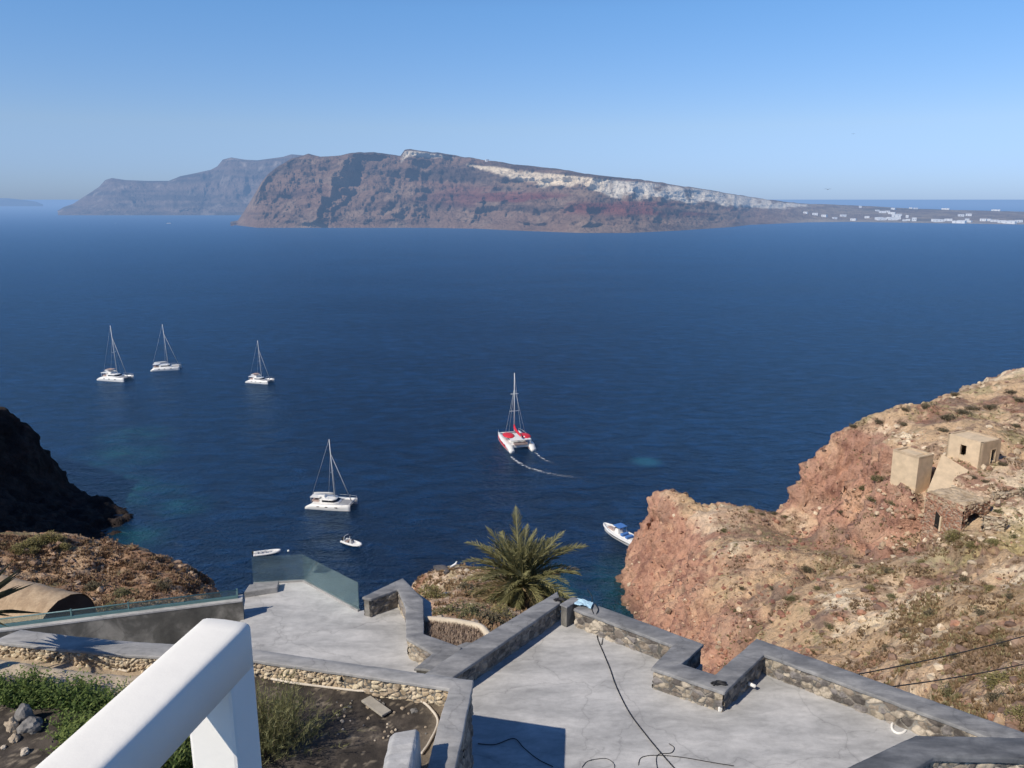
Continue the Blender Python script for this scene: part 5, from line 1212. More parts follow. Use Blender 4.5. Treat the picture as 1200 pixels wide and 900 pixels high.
# brick ruin with an arch
REDST = [(.36, .18, .12), (.42, .25, .17), (.30, .15, .10), (.46, .33, .24), (.38, .22, .15)]
c3 = on_y(1127, 618, 103); oR = Vector((c3.x, c3.y)); f1_, f2_ = Vector((-.40, .916)), Vector((.916, .40))
ru = thing('stone_ruin', 'ruined reddish stone building with a dark arch on the right headland', 'ruin', (c3.x, c3.y, c3.z - 2)); orr = tuple(ru.location); zt3 = c3.z + 3.2
ms = Masonry(); ms.add(oR, oR + f1_ * 6., c3.z - 5., zt3, -f2_, 901, scale=2.4, depth=.16, res=.07, tone=REDST, pale=0)
V_, F_, C_ = rubble_face(oR, oR + f2_ * 5.2, c3.z - 5., zt3, -f1_, 903, scale=2.2, depth=.16, res=.07, tone=REDST + [(.45, .35, .26)], pale=0)
ctr = V_[F_].mean(1); la = (ctr[:, 0] - oR.x) * f2_.x + (ctr[:, 1] - oR.y) * f2_.y; hh = ctr[:, 2] - c3.z
hole = (np.abs(la - 2.) < 1.45) & ((hh < .5) | (np.hypot((la - 2.) / 1.45, (hh - .5) / 1.3) < 1)); F_ = F_[~hole]
ms.V.append(V_); ms.F.append(F_ + ms.n); ms.C.append(C_); ms.n += len(V_)
ms.build(ru, orr, 'stone_wall')
mb = MB(); frame_box(mb, oR, f1_, f2_, .1, 6., .1, 5.2, c3.z - 2.4, c3.z + 2.2); 
mb = MB(); frame_box(mb, oR, f1_, f2_, 2.6, 6., .1, 5.2, c3.z - 2.4, zt3 - .3); mb.build('inner_vault', M['dark_void'], ru, orr)
def rubble_top(name, o, a, b, La, Lb, z, mat_cols, parent, origin, seed, amp=.35):
    n = 60; A, B = np.meshgrid(np.linspace(-.1, La, n), np.linspace(-.1, Lb, n)); A, B = A.ravel(), B.ravel()
    P = np.stack([o.x + a.x * A + b.x * B, o.y + a.y * A + b.y * B, np.full(A.size, z)], 1); f1, f2, cid = worley(P, 1.4, seed)
    P[:, 2] += fbm(P, .6, 5, .6, seed) * amp + (cid - .5) * .25; edge = np.minimum(np.minimum(A + .1, La - A), np.minimum(B + .1, Lb - B)); P[:, 2] -= np.clip(.08 - edge, 0, .08) * 12
    c = mixc(mat_cols[0], mat_cols[1], sstep(-.2, .3, fbm(P, 1.2, 4, .6, seed + 3)))
    return np_mesh(name, P - np.array(origin)[None], grid_faces(n, n)[:, ::-1] if False else grid_faces(n, n), M['stone'], c, True, parent)
rubble_top('rubble_roof', oR, f1_, f2_, 6., 5.2, zt3 + .1, ((.50, .40, .29), (.33, .25, .17)), ru, orr, 905)
# small doorway leaning against the left face
mb = MB(); dd = oR + f1_ * 3.6 - f2_ * .12
P0 = [(dd - f1_ * .55), (dd + f1_ * .45)]
mb.add([(P0[0].x, P0[0].y, c3.z - 1.6), (P0[1].x, P0[1].y, c3.z - 1.4), (P0[1].x, P0[1].y, c3.z + .9), (P0[0].x, P0[0].y, c3.z + .2)] + [(p.x - f2_.x * .1, p.y - f2_.y * .1, z) for p, z in ((P0[0], c3.z - 1.6), (P0[1], c3.z - 1.4), (P0[1], c3.z + .9), (P0[0], c3.z + .2))], [(0, 1, 2, 3), (7, 6, 5, 4), (0, 4, 5, 1), (1, 5, 6, 2), (2, 6, 7, 3), (3, 7, 4, 0)]); mb.build('door_shade_slab', M['dark_void'], ru, orr)  # dark slab on the wall face, in place of doorway shade
mb = MB(); frame_box(mb, oR, f1_, f2_, 3.0, 3.25, -.3, .0, c3.z - 1.8, c3.z + .4); mb.build('door_jamb', M['cream'], ru, orr)
# low broken walls to the right of it
for k, (u0, v0, ya, u1, v1, yb_, h_, lab) in enumerate([(1152, 622, 101, 1176, 624, 100, 2.4, 'broken pale rubble wall right of the dark arch'), (1165, 592, 108, 1198, 588, 109, 2.2, 'low ruined rubble wall farther up the slope, right of the stone ruin')]):
    a, b = on_y(u0, v0, ya), on_y(u1, v1, yb_); d = Vector((b.x - a.x, b.y - a.y)).normalized(); nn = Vector((d.y, -d.x)); oo_ = (a.x, a.y, min(a.z, b.z))
    w_ = thing('ruined_wall', lab, 'wall', oo_); ms = Masonry(); zl = min(a.z, b.z) - 1.5; zh = max(a.z, b.z) + h_ - .6
    tn = [(.50, .41, .30), (.42, .33, .24), (.34, .24, .18), (.55, .46, .35)]
    for p0, p1, n_, sd in ((Vector((a.x, a.y)), Vector((b.x, b.y)), nn, 1), (Vector((a.x, a.y)) - nn * .7, Vector((b.x, b.y)) - nn * .7, -nn, 2), (Vector((a.x, a.y)), Vector((a.x, a.y)) - nn * .7, -d, 3), (Vector((b.x, b.y)), Vector((b.x, b.y)) - nn * .7, d, 4)): ms.add(p0, p1, zl, zh, n_, 920 + k * 9 + sd, scale=1.9, depth=.3, res=.07, tone=tn, pale=0)
    ms.build(w_, oo_); rubble_top('rubble_top', Vector((a.x, a.y)), d, -nn, (b - a).xy.length, .7, zh - .1, ((.50, .42, .31), (.36, .28, .2)), w_, oo_, 940 + k, .5)

# ------------------------------------------------------------------ vaulted stone hut on the brown knoll
def stone_hut():
    c = on_y(80, 732, 40.); ax = Vector((-.93, .367)); sd = Vector((.367, .93)); r, L = 1.85, 7.
    t = thing('stone_hut', 'low vaulted stone hut, sunlit tan side and black shaded end, on the brown knoll', 'hut', tuple(c)); n, m_ = 50, 22
    A, T = np.meshgrid(np.linspace(0, L, n), np.linspace(0, PI, m_)); A, T = A.ravel(), T.ravel()
    x = np.cos(T) * -r; z = np.sin(T) * r * 1.02
    P = np.stack([ax.x * A + sd.x * x, ax.y * A + sd.y * x, z - .2], 1); P += np.stack([A * 0, fbm(P, .9, 4, .6, 951) * .06, fbm(P, 1.6, 5, .6, 952) * .11], 1)
    cc = mixc((.47, .36, .25), (.38, .28, .19), sstep(-.2, .3, fbm(P, 2., 5, .65, 953)))
    np_mesh('vault', P, grid_faces(m_, n), attr_mat('vault_stone', 'ground', 7., .05), cc, True, t)
    mb = MB(); ring = [(sd.x * -math.cos(a) * r * .985 - ax.x * -.04, sd.y * -math.cos(a) * r * .985 - ax.y * -.04, math.sin(a) * r - .2) for a in np.linspace(0, PI, 18)]
    base = [(sd.x * r * .985 + ax.x * .04, sd.y * r * .985 + ax.y * .04, -1.5), (-sd.x * r * .985 + ax.x * .04, -sd.y * r * .985 + ax.y * .04, -1.5)]
    vs = ring + base; mb.add(vs + [(p[0] + ax.x * .3, p[1] + ax.y * .3, p[2]) for p in vs], [tuple(range(len(vs))), tuple(range(2 * len(vs) - 1, len(vs) - 1, -1))]); mb.build('end_wall', simple('shaded_gable', (.05, .042, .036), .95, .4, 1.2, .4), t)  # end wall coloured near-black for the shade that falls on it
    mb = MB(); mb.box((sd.x * -r + ax.x * L / 2, sd.y * -r + ax.y * L / 2, -1.), (L, .3, 1.7), math.atan2(ax.y, ax.x)); mb.build('side_wall', M['rock_tan'], t)
stone_hut()

# ------------------------------------------------------------------ vegetation
def leaf_cluster(n, rad, leaf, aspect, seed, shell=.55, flat=.8, stems=7, stem_r=.02):
    """leaf faces through an uneven volume on a few stems; unit = metres"""
    rg = np.random.default_rng(seed); mb = MB()
    lobes = [(rg.normal(0, .33, 3) * rad * np.array([1, 1, .6]), rad * rg.uniform(.45, .75)) for _ in range(7)]
    for i in range(n):
        c, r = lobes[rg.integers(len(lobes))]; d = rg.normal(0, 1, 3); d /= np.linalg.norm(d); rr = r * (shell + (1 - shell) * rg.random()) * rg.uniform(.75, 1.1)
        p = c + d * rr * np.array([1, 1, flat]); p[2] = abs(p[2] + rad * .45)
        ax = d + rg.normal(0, .7, 3); ax /= np.linalg.norm(ax); s = np.cross(ax, rg.normal(0, 1, 3)); s /= np.linalg.norm(s)
        l, w_ = leaf * rg.uniform(.6, 1.3), leaf * aspect * rg.uniform(.7, 1.2); o = len(mb.v)
        for q in (p - s * w_ * .3, p + ax * l * .5 - s * w_ * .5, p + ax * l, p + ax * l * .5 + s * w_ * .5): mb.v.append(tuple(q))
        t = np.clip(.25 + .55 * p[2] / (rad * 1.3) + rg.normal(0, .2), 0, 1); mb.tint += [t] * 4
        mb.f.append((o, o + 1, o + 2, o + 3)); mb.sm.append(False)
    return mb
def make_bush(label, mat, seed, n, leaf, aspect, group=None, name='bush', flat=.75):
    t = thing(name, label, 'bush', group=group)
    leaf_cluster(n, .8, leaf, aspect, seed, flat=flat).build('foliage', mat, t, fix=False)
    mb = MB(); rg = random.Random(seed)
    for k in range(6): a = rg.uniform(0, 2 * PI); mb.tube([(0, 0, -.1), (.2 * math.cos(a), .2 * math.sin(a), .3), (.5 * math.cos(a), .5 * math.sin(a), .65)], [.04, .03, .015], 5)
    mb.build('stem', M['twig'], t, fix=False); return t
BG = 'low bushes dotted over the right hand slope'
kinds = [make_bush('-', M['bush'], 21, 900, .17, .45), None, make_bush('-', M['bush_dark'], 23, 900, .16, .5), make_bush('-', M['bush_gold'], 24, 900, .18, .35)]
kind_used = [False] * 4
def plant_bush(src, u, v, size, k, label, group=None, squash=.7):
    p = hit(src, u, v)
    if p is None: return None
    if not kind_used[k]: o = kinds[k]; kind_used[k] = True
    else: o = dup(kinds[k], p, 0)
    o.location = p - Vector((0, 0, .1 * size)); o.rotation_euler = (0, 0, random.uniform(0, 6.28)); o.scale = (size, size * random.uniform(.85, 1.15), size * squash)
    o['label'] = label
    if group: o['group'] = group
    elif 'group' in o.keys(): del o['group']
    return o
named = [(848, 622, 1.0, 0, 'round grey-green bush alone on the bare face near the top of the red cliff'), (946, 668, 1.35, 2, 'dark green bush in the middle of the slope, largest one above the pale patch'), (1113, 815, 1.25, 0, 'rounded olive bush just above the long terrace wall'), (1168, 800, 1.3, 3, 'pale olive bush below the lower power line at the right edge'), (1170, 822, 1.0, 2, 'greyish dry bush right beneath the pale olive one at the right edge'), (1030, 562, 1.7, 0, 'wide grey-green shrub left of the cream battered block'), (1012, 572, 1.3, 0, 'smaller grey-green shrub at the foot of the wide one, above the red cliff'), (1085, 600, 1.2, 0, 'bluish green bush at the foot of the sloping buttress'), (928, 702, 1.0, 0, 'green bush on the edge of the dark gully in the red slope'), (958, 690, .7, 0, 'small bright green bush right of the gully edge'), (881, 634, .8, 0, 'pale green bush on the plateau right of the round one'), (1120, 630, 1.9, 3, 'broad yellow-green bush below the dark arch'), (1175, 545, 1.0, 2, 'dark bush in front of the house doorway'), (1085, 478, 1.5, 2, 'dark shrub on the skyline of the right headland')]
for a in named: plant_bush('hillside', *a[:5])
for u, v, s_, k in [(880, 600, .9, 3), (893, 603, .8, 2), (907, 602, 1., 2), (920, 606, .8, 0), (838, 588, .6, 2), (862, 716, .6, 0), (870, 690, .7, 2), (905, 690, .8, 2), (972, 735, .8, 0), (905, 728, .7, 2), (1020, 690, .9, 3), (1045, 700, .9, 0), (1005, 665, .8, 2), (1040, 670, .9, 2), (1080, 660, .9, 3), (1100, 690, .8, 0), (1130, 680, 1., 2), (1160, 690, .9, 3), (1185, 700, .8, 2), (1150, 720, .9, 2), (1090, 720, .9, 2), (1060, 740, .7, 2), (1175, 755, .7, 2), (1120, 770, .7, 2), (1140, 640, 1.1, 3), (1165, 636, 1.2, 3), (1190, 630, 1., 0), (1060, 645, .9, 2), (1095, 610, .8, 2), (1000, 500, 1.1, 2), (1030, 495, 1.2, 2), (1060, 498, 1.3, 2), (1110, 490, 1.6, 2), (1128, 484, 1.6, 2), (1140, 480, 1.4, 2), (1160, 478, 1.5, 2), (1105, 505, 1.2, 2), (1190, 500, 1.3, 2), (1195, 470, 1.6, 2), (1020, 585, .9, 0), (1045, 590, .9, 0), (985, 600, .8, 2), (1170, 600, .8, 0), (1198, 575, 1., 0), (1195, 840, 1., 3), (1040, 760, .7, 2), (1185, 460, 1.3, 2), (1120, 463, 1.3, 2), (1060, 480, 1.1, 2), (1155, 565, .8, 2), (1140, 560, .8, 2)]:
    plant_bush('hillside', u, v, s_ * 1.1, k, 'low dry bush scattered over the sunlit right hand slope', BG, .6)
for u, v, s_, k, lab in [(498, 668, .7, 0, 'bright green bush on the left shoulder of the palm knoll'), (508, 700, .95, 3, 'yellow-green bush directly behind the zigzag wall'), (527, 718, .7, 0, 'round grey-green bush behind the pale kerb of the dry bed'), (552, 722, .8, 0, 'wide green bush behind the right half of the pale kerb'), (575, 730, .75, 2, 'dark green bush at the right end of the pale kerb'), (560, 700, .8, 2, 'dusky bush on the knoll left of the palm trunk'), (545, 690, .6, 2, 'small dusky bush in the middle of the knoll'), (588, 722, .7, 3, 'dry yellowish bush below the palm on its left')]:
    plant_bush('slope', u, v, s_ * .8, k, lab, None, .75)
KG = 'dry tufts growing along the crest of the brown knoll'
for u, v, s_ in [(30, 641, 1.2), (40, 638, 1.3), (48, 635, 1.5), (56, 633, 1.5), (66, 635, 1.3), (20, 646, 1.2), (36, 648, 1.1), (75, 642, 1.)]:
    plant_bush('slope', u, v, s_ * .8, 3, 'pale dry tuft of grass on the crest of the brown knoll', KG, .8)
for u, v, s_, k, lab in [(143, 700, 1.2, 0, 'pale green bush just behind the glass strip on the brown knoll'), (110, 690, 1., 2, 'dark bush on the brown knoll right of the stone hut'), (190, 690, 1., 2, 'dark bush in the middle of the brown knoll slope'), (128, 714, .8, 0, 'small grey-green bush above the glass strip')]:
    plant_bush('slope', u, v, s_, k, lab, None, .8)

def stuff_tufts(name, src, n, uvbox, mat, hgt, seed, dens, blades=7, spread=.35, smin=.4):
    """scrub and dry grass: small blade clumps standing on the ground, one mesh"""
    rg = np.random.default_rng(seed); mb = MB(); V, F, tree = TERR[src]; cand = []
    for _ in range(n * 5):
        loc, nr, idx, ds = tree.ray_cast(Vector((0, 0, EYE)), ray(rg.uniform(uvbox[0], uvbox[2]), rg.uniform(uvbox[1], uvbox[3])).normalized())
        if loc is not None and nr.z > .45: cand.append(tuple(loc))
    cand = np.array(cand); cand = cand[dens(cand) > rg.random(len(cand))][:n]
    for row in cand:
        P = row[None]; s = rg.uniform(smin, 1.2) * hgt; tone = rg.random()
        for b in range(blades):
            a = rg.uniform(0, 2 * PI); lean = rg.uniform(.2, .95); w_ = s * rg.uniform(.10, .22); d = np.array([math.cos(a), math.sin(a), 0]); sd = np.array([-d[1], d[0], 0])
            base = P[0] + d * rg.uniform(0, spread) * s + np.array([0, 0, -.05]); tip = base + d * s * lean * .8 + np.array([0, 0, s * (1.05 - .6 * lean)]); mid = (base + tip) / 2 + np.array([0, 0, s * .12])
            o = len(mb.v); mb.v += [tuple(base - sd * w_), tuple(base + sd * w_), tuple(mid + sd * w_ * .8), tuple(tip), tuple(mid - sd * w_ * .8)]; mb.f.append((o, o + 1, o + 2, o + 3, o + 4)); mb.sm.append(False)
            tt = float(np.clip(tone * .7 + rg.random() * .3, 0, 1)); mb.tint += [tt] * 5
    mb.build(name, mat, None, None, fix=False, kind='stuff')
M['heath'] = leaf_mat('heath', (.16, .11, .075), (.31, .22, .14), .1)
M['heath_knoll'] = leaf_mat('heath_knoll', (.17, .105, .07), (.36, .24, .155), .1)
M['heath_olive'] = leaf_mat('heath_olive', (.18, .16, .082), (.37, .33, .185), .15)
dn = lambda P: sstep(.08, .26, fbm(P, .10, 5, .6, 51) * .6 + fbm(P, .35, 5, .65, 57))
dn2 = lambda P: sstep(.05, .35, fbm(P, .2, 4, .6, 71)) * .9 + .04
stuff_tufts('dry_scrub', 'hillside', 4200, (840, 440, 1200, 860), M['heath'], .42, 31, dn, 6)
stuff_tufts('dry_scrub', 'hillside', 2700, (840, 440, 1200, 860), M['heath_olive'], .40, 32, dn2, 6)
stuff_tufts('dry_grass', 'hillside', 3600, (960, 630, 1200, 860), M['drygrass'], .34, 33, dn2, 6)
dk_ = lambda P: .25 + .75 * sstep(-.1, .25, fbm(P, .7, 4, .6, 213))
stuff_tufts('dry_scrub', 'slope', 3600, (-10, 628, 266, 735), M['heath_knoll'], .30, 34, dk_, 6)
stuff_tufts('dry_grass', 'slope', 1500, (-10, 628, 266, 735), M['drygrass'], .32, 35, dk_, 6)
stuff_tufts('dry_scrub', 'slope', 450, (478, 655, 690, 745), M['heath_knoll'], .20, 36, dk_, 6)
stuff_tufts('dry_grass', 'slope', 1300, (478, 655, 690, 745), M['drygrass'], .2, 37, dk_, 6)

def rubble(name, src, n, uvbox, r0, r1, seed, tones, nz=.15, dens=None):
    rg = np.random.default_rng(seed); protos_ = []
    for k in range(8):
        bm = bmesh.new(); bmesh.ops.create_icosphere(bm, subdivisions=1, radius=1); V = np.array([x.co[:] for x in bm.verts]); F = np.array([[q.index for q in f.verts] for f in bm.faces]); bm.free()
        V *= (1 + rg.uniform(-.32, .28, len(V)))[:, None]; V *= np.array([rg.uniform(.8, 1.3), rg.uniform(.7, 1.1), rg.uniform(.45, .8)]); protos_.append((V, F))
    VV, FF, CC, cnt, m_ = [], [], [], 0, 0; tree = TERR[src][2]; pts = []
    for _ in range(n * 4):
        loc, nr, idx, ds = tree.ray_cast(Vector((0, 0, EYE)), ray(rg.uniform(uvbox[0], uvbox[2]), rg.uniform(uvbox[1], uvbox[3])).normalized())
        if loc is not None and nr.z > nz and loc.z > 0: pts.append(tuple(loc))
    pts = np.array(pts); dd = .15 + .85 * sstep(.0, .3, fbm(pts, .16, 4, .6, seed)) if dens is None else dens(pts); pts = pts[dd > rg.random(len(pts))][:n]
    for p in pts:
        V, F = protos_[rg.integers(8)]; s = r0 * (r1 / r0) ** (rg.random() ** 2.2); a = rg.uniform(0, 6.28); c, s_ = math.cos(a), math.sin(a); W = V * s; W = np.stack([W[:, 0] * c - W[:, 1] * s_, W[:, 0] * s_ + W[:, 1] * c, W[:, 2]], 1) + p + np.array([0, 0, s * .12])
        VV.append(W); FF.append(F + m_); m_ += len(V); t = np.array(tones[rg.integers(len(tones))]) * rg.uniform(.75, 1.2); CC.append(np.broadcast_to(t, (len(V), 3)))
    np_mesh(name, np.concatenate(VV), np.concatenate(FF), attr_mat(name + '_stone', 'ground', 3., .05, var=.35), np.clip(np.concatenate(CC), .01, .9), False, kind='stuff')
RT = [(.50, .37, .26), (.62, .51, .38), (.30, .20, .15), (.22, .15, .12), (.42, .23, .16), (.36, .25, .18)]
rubble('loose_stones', 'hillside', 900, (735, 430, 1200, 862), .12, .7, 61, RT)
rubble('loose_stones', 'hillside', 650, (725, 575, 960, 800), .13, .55, 62, [(.40, .22, .15), (.30, .15, .11), (.48, .31, .22), (.25, .13, .10)], .02, lambda P: np.full(len(P), .8))
rubble('loose_stones', 'hillside', 380, (1025, 500, 1200, 640), .12, .75, 65, [(.60, .48, .35), (.50, .38, .27), (.38, .24, .17), (.66, .55, .41)], .1, lambda P: np.full(len(P), .9))
rubble('loose_stones', 'slope', 350, (-10, 628, 266, 735), .08, .4, 63, [(.42, .31, .22), (.25, .18, .14), (.34, .23, .16)])
rubble('loose_stones', 'slope', 350, (478, 655, 690, 745), .04, .2, 64, [(.52, .41, .31), (.40, .28, .2), (.62, .52, .4)])
# dry garden bed with pale kerb
kb = [on_z(u, v, 75.78) for u, v in ((488, 726), (505, 726.5), (525, 728), (545, 731), (562, 735), (570, 742), (576, 750), (584, 758))]
kp = smooth_path(kb, 6); mm = MB(); mm.tube([(p.x, p.y, p.z) for p in kp], .085, 8); o = mm.build('kerb', simple('pale_kerb', (.60, .52, .41), .9, .15, 5., .4), None, tuple(kp[20])); tag(o, 'pale curved stone kerb around the dry garden bed', 'kerb')
poly = [(p.x, p.y) for p in kp] + [tuple(on_z(u, v, 75.78)[:2]) for u, v in ((560, 775), (500, 760), (490, 745))]
mm = MB(); mm.prism(poly, 72.5, 75.72); mm.build('garden_bed', simple('dry_bed', (.22, .17, .13), .95, .4, 6., .6), kind='structure')
def bed_plants():
    rg = np.random.default_rng(77); mb = MB(); n = 0
    xs = [p[0] for p in poly]; ys = [p[1] for p in poly]
    def inside(x, y):
        c = False
        for i in range(len(poly)):
            (x0, y0_), (x1, y1_) = poly[i], poly[i - 1]
            if (y0_ > y) != (y1_ > y) and x < (x1 - x0) * (y - y0_) / (y1_ - y0_) + x0: c = not c
        return c
    while n < 1500:
        x, y = rg.uniform(min(xs), max(xs)), rg.uniform(min(ys), max(ys))
        if not inside(x, y): continue
        n += 1; tone = rg.random()
        for b in range(5):
            a = rg.uniform(0, 2 * PI); d = np.array([math.cos(a), math.sin(a), 0]); sd = np.array([-d[1], d[0], 0]); s = rg.uniform(.06, .15); w_ = .012
            base = np.array([x, y, 75.71]) + d * .02; tip = base + d * s * .6 + np.array([0, 0, s]); o = len(mb.v)
            mb.v += [tuple(base - sd * w_), tuple(base + sd * w_), tuple(tip)]; mb.f.append((o, o + 1, o + 2)); mb.sm.append(False); mb.tint += [float(np.clip(tone * .8 + rg.random() * .2, 0, 1))] * 3
    mb.build('dry_plants', leaf_mat('bed_plants', (.26, .19, .15), (.52, .41, .32), .15), None, None, fix=False, kind='stuff')
bed_plants()

# ------------------------------------------------------------------ the palm
def palm():
    base = Vector((.38, 28., 69.2)); t = thing('palm_tree', 'short date palm with a wide crown of arching fronds behind the terrace wall', 'palm', tuple(base))
    H_ = 1.55; mb = MB(); rings = []
    for i in range(26):
        z = H_ * i / 25; r = (.30 + .05 * math.sin(i * 2.4)) * (1.08 - .2 * z / H_); rings.append([(r * math.cos(a) * (1 + .06 * math.sin(7 * a + i)), r * math.sin(a) * (1 + .06 * math.sin(7 * a + i)), z - .3) for a in np.linspace(0, 2 * PI, 15)[:-1]])
    mb.loft(rings); mb.build('trunk', M['trunk'], t)
    def frond(L, droop, seed, dry=False):
        rg = np.random.default_rng(seed); mb = MB(); n = 54; pts = []
        p = np.array([0., 0., 0.]); ang = 0.
        for i in range(n + 1):
            tt = i / n; a = droop * (tt ** 1.35); d = np.array([math.cos(a), 0, -math.sin(a)]); pts.append(p.copy()); p = p + d * L / n
        mb.tube([tuple(q) for q in pts[::6]], [.035 * (1 - .8 * k / (len(pts[::6]) - 1)) for k in range(len(pts[::6]))], 5); mb.tint = [.9] * len(mb.v)
        for i in range(6, n + 1):
            tt = i / n; ll = L * .175 * (math.sin(PI * min(1, tt * .93 + .10)) ** .6) * rg.uniform(.85, 1.1); tang = pts[min(i, n)] - pts[i - 1]; tang /= np.linalg.norm(tang)
            up = np.array([-tang[2], 0, tang[0]]) * (1 if tang[0] >= 0 else -1)
            for s in (-1, 1):
                d = tang * rg.uniform(.7, 1.1) + np.array([0, s * rg.uniform(.45, .85), 0]) + up * rg.uniform(.05, .6) + np.array([0, 0, -.12]); d /= np.linalg.norm(d)
                w_ = np.cross(d, up); w_ /= max(np.linalg.norm(w_), 1e-6); w_ = w_ * .012; b = pts[i]; m_ = b + d * ll * .55; tip = b + d * ll + np.array([0, 0, -.12 * ll])
                o = len(mb.v); mb.v += [tuple(b - w_ * .6), tuple(b + w_ * .6), tuple(m_ + w_), tuple(tip), tuple(m_ - w_)]; mb.f.append((o, o + 1, o + 2, o + 3, o + 4)); mb.sm.append(False)
                tn = float(np.clip(.3 + .4 * tt + rg.normal(0, .18), 0, 1)); mb.tint += [tn] * 5
        return mb
    meshes = []
    for k, (L, dr) in enumerate(((2.75, .55), (2.9, .8), (2.85, 1.05), (2.6, 1.3), (2.5, .45), (2.3, 1.6))):
        o = frond(L, dr, 40 + k).build('frond', M['frond_green'], t, fix=False); meshes.append(o.data); bpy.data.objects.remove(o)
    dry = []
    for k, (L, dr) in enumerate(((2.7, .75), (2.3, 1.5))):
        o = frond(L, dr, 60 + k).build('frond', M['frond_dry'], t, fix=False); dry.append(o.data); bpy.data.objects.remove(o)
    rg = random.Random(5); top = Vector((0, 0, H_ - .35))
    N_ = 98
    for k in range(N_):
        q = k / (N_ - 1); elev = R(88) - R(116) * q ** 1.2 + rg.uniform(-.12, .12); az = k * 2.39996 + rg.uniform(-.2, .2)
        isdry = q > .5 and rg.random() < .42
        me = rg.choice(dry) if isdry else (meshes[4] if q < .12 else meshes[0] if q < .35 else rg.choice(meshes[1:3]) if q < .65 else rg.choice((meshes[2], meshes[3], meshes[5])))
        o = bpy.data.objects.new('frond', me); COL.objects.link(o); o.parent = t
        o.location = top + Vector((.10 * math.cos(az), .10 * math.sin(az), .25 * (1 - q))); s = rg.uniform(.76, 1.12) * (.98 if q > .14 else .76)
        o.matrix_local = Matrix.Translation(o.location) @ Matrix.Rotation(az, 4, 'Z') @ Matrix.Rotation(-elev, 4, 'Y') @ Matrix.Rotation(rg.uniform(-.5, .5), 4, 'X') @ Matrix.Scale(s, 4)
        if isdry: o['label'] = 'dry straw coloured frond'
palm()

# ------------------------------------------------------------------ planting bed: ground cover, broom, spiky plant
def ground_cover():
    rg = np.random.default_rng(88); mb = MB(); n = 0; tree = TERR['soil'][2]; tries = 0
    while n < 3600 and tries < 60000:
        tries += 1; u, v = rg.uniform(-30, 235), rg.uniform(777, 905)
        if v < 806 + max(0, (u - 60)) * .19 + 4 * math.sin(u * .11): continue
        if u < 72 + 6 * math.sin(v) and v > 832 - max(0, 12 - u) * .3 and v < 905: continue
        if u < 130 and 838 < v < 850 and rg.random() < .8: continue
        p = hit('soil', u, v)
        if p is None: continue
        n += 1; h_ = rg.uniform(.10, .30) * (1.15 if v < 830 else .8); lean = rg.normal(0, .10, 2); patch = vnoise(np.array([[p.x * 1.3, p.y * 1.3, 0]]), 90)[0]
        nl = int(rg.integers(7, 12))
        for k in range(nl):
            f = (k + 1) / nl; c = np.array([p.x + lean[0] * f, p.y + lean[1] * f, p.z + h_ * f]); a = k * 2.4 + rg.uniform(0, .8); d = np.array([math.cos(a), math.sin(a), rg.uniform(.2, .9)]); d /= np.linalg.norm(d)
            sd = np.cross(d, [0, 0, 1]); sd /= np.linalg.norm(sd); l, w_ = rg.uniform(.035, .065), rg.uniform(.009, .015); o = len(mb.v)
            for q in (c, c + d * l * .5 - sd * w_, c + d * l, c + d * l * .5 + sd * w_): mb.v.append(tuple(q))
            mb.f.append((o, o + 1, o + 2, o + 3)); mb.sm.append(False); mb.tint += [float(np.clip(.12 + .55 * f ** 2 + patch * .3 + rg.normal(0, .13), 0, 1))] * 4
    mb.build('ground_cover', M['shrub'], None, None, fix=False, kind='stuff')
ground_cover()
def broom():
    rg = np.random.default_rng(91); c = soil_pt(322, 880); t = thing('broom_bush', 'tall wispy yellow-green bush right behind the white handrail post', 'bush', tuple(c)); mb = MB(); st = MB()
    for i in range(520):
        a = rg.uniform(0, 2 * PI); rr = abs(rg.normal(0, .22)); b = np.array([math.cos(a) * rr * 1.3 - .12, math.sin(a) * rr, 0.]); tilt = rg.uniform(.0, .9) * (.35 + 1.6 * rr); h_ = rg.uniform(.45, .95) * (1 - .35 * min(rr, .6))
        a2 = a + rg.normal(0, .5); d = np.array([math.cos(a2) * math.sin(tilt), math.sin(a2) * math.sin(tilt), math.cos(tilt)]); bend = np.array([math.cos(a2) * .18, math.sin(a2) * .18, -.10 * tilt])
        P = lambda f: b + d * h_ * f + bend * f * f; tone = float(np.clip(rg.normal(.45, .2), 0, 1)); shade = rg.random()
        if i < 90: st.tube([tuple(P(f)) for f in (0, .4, .75)], [.007, .005, .002], 4)
        for k in range(26):
            f = rg.uniform(.18, 1.02); p = P(f); dd = d + rg.normal(0, .55, 3); dd /= np.linalg.norm(dd); sd = np.cross(dd, rg.normal(0, 1, 3)); sd /= np.linalg.norm(sd); l, w_ = rg.uniform(.05, .12), rg.uniform(.003, .0055); o = len(mb.v)
            mb.v += [tuple(p - sd * w_), tuple(p + sd * w_), tuple(p + dd * l)]; mb.f.append((o, o + 1, o + 2)); mb.sm.append(False); mb.tint += [float(np.clip(tone * (.25 + .85 * f) + rg.normal(0, .1), 0, 1))] * 3
    mb.build('foliage', M['broom'], t, fix=False); st.build('stem', M['twig'], t, fix=False)
broom()
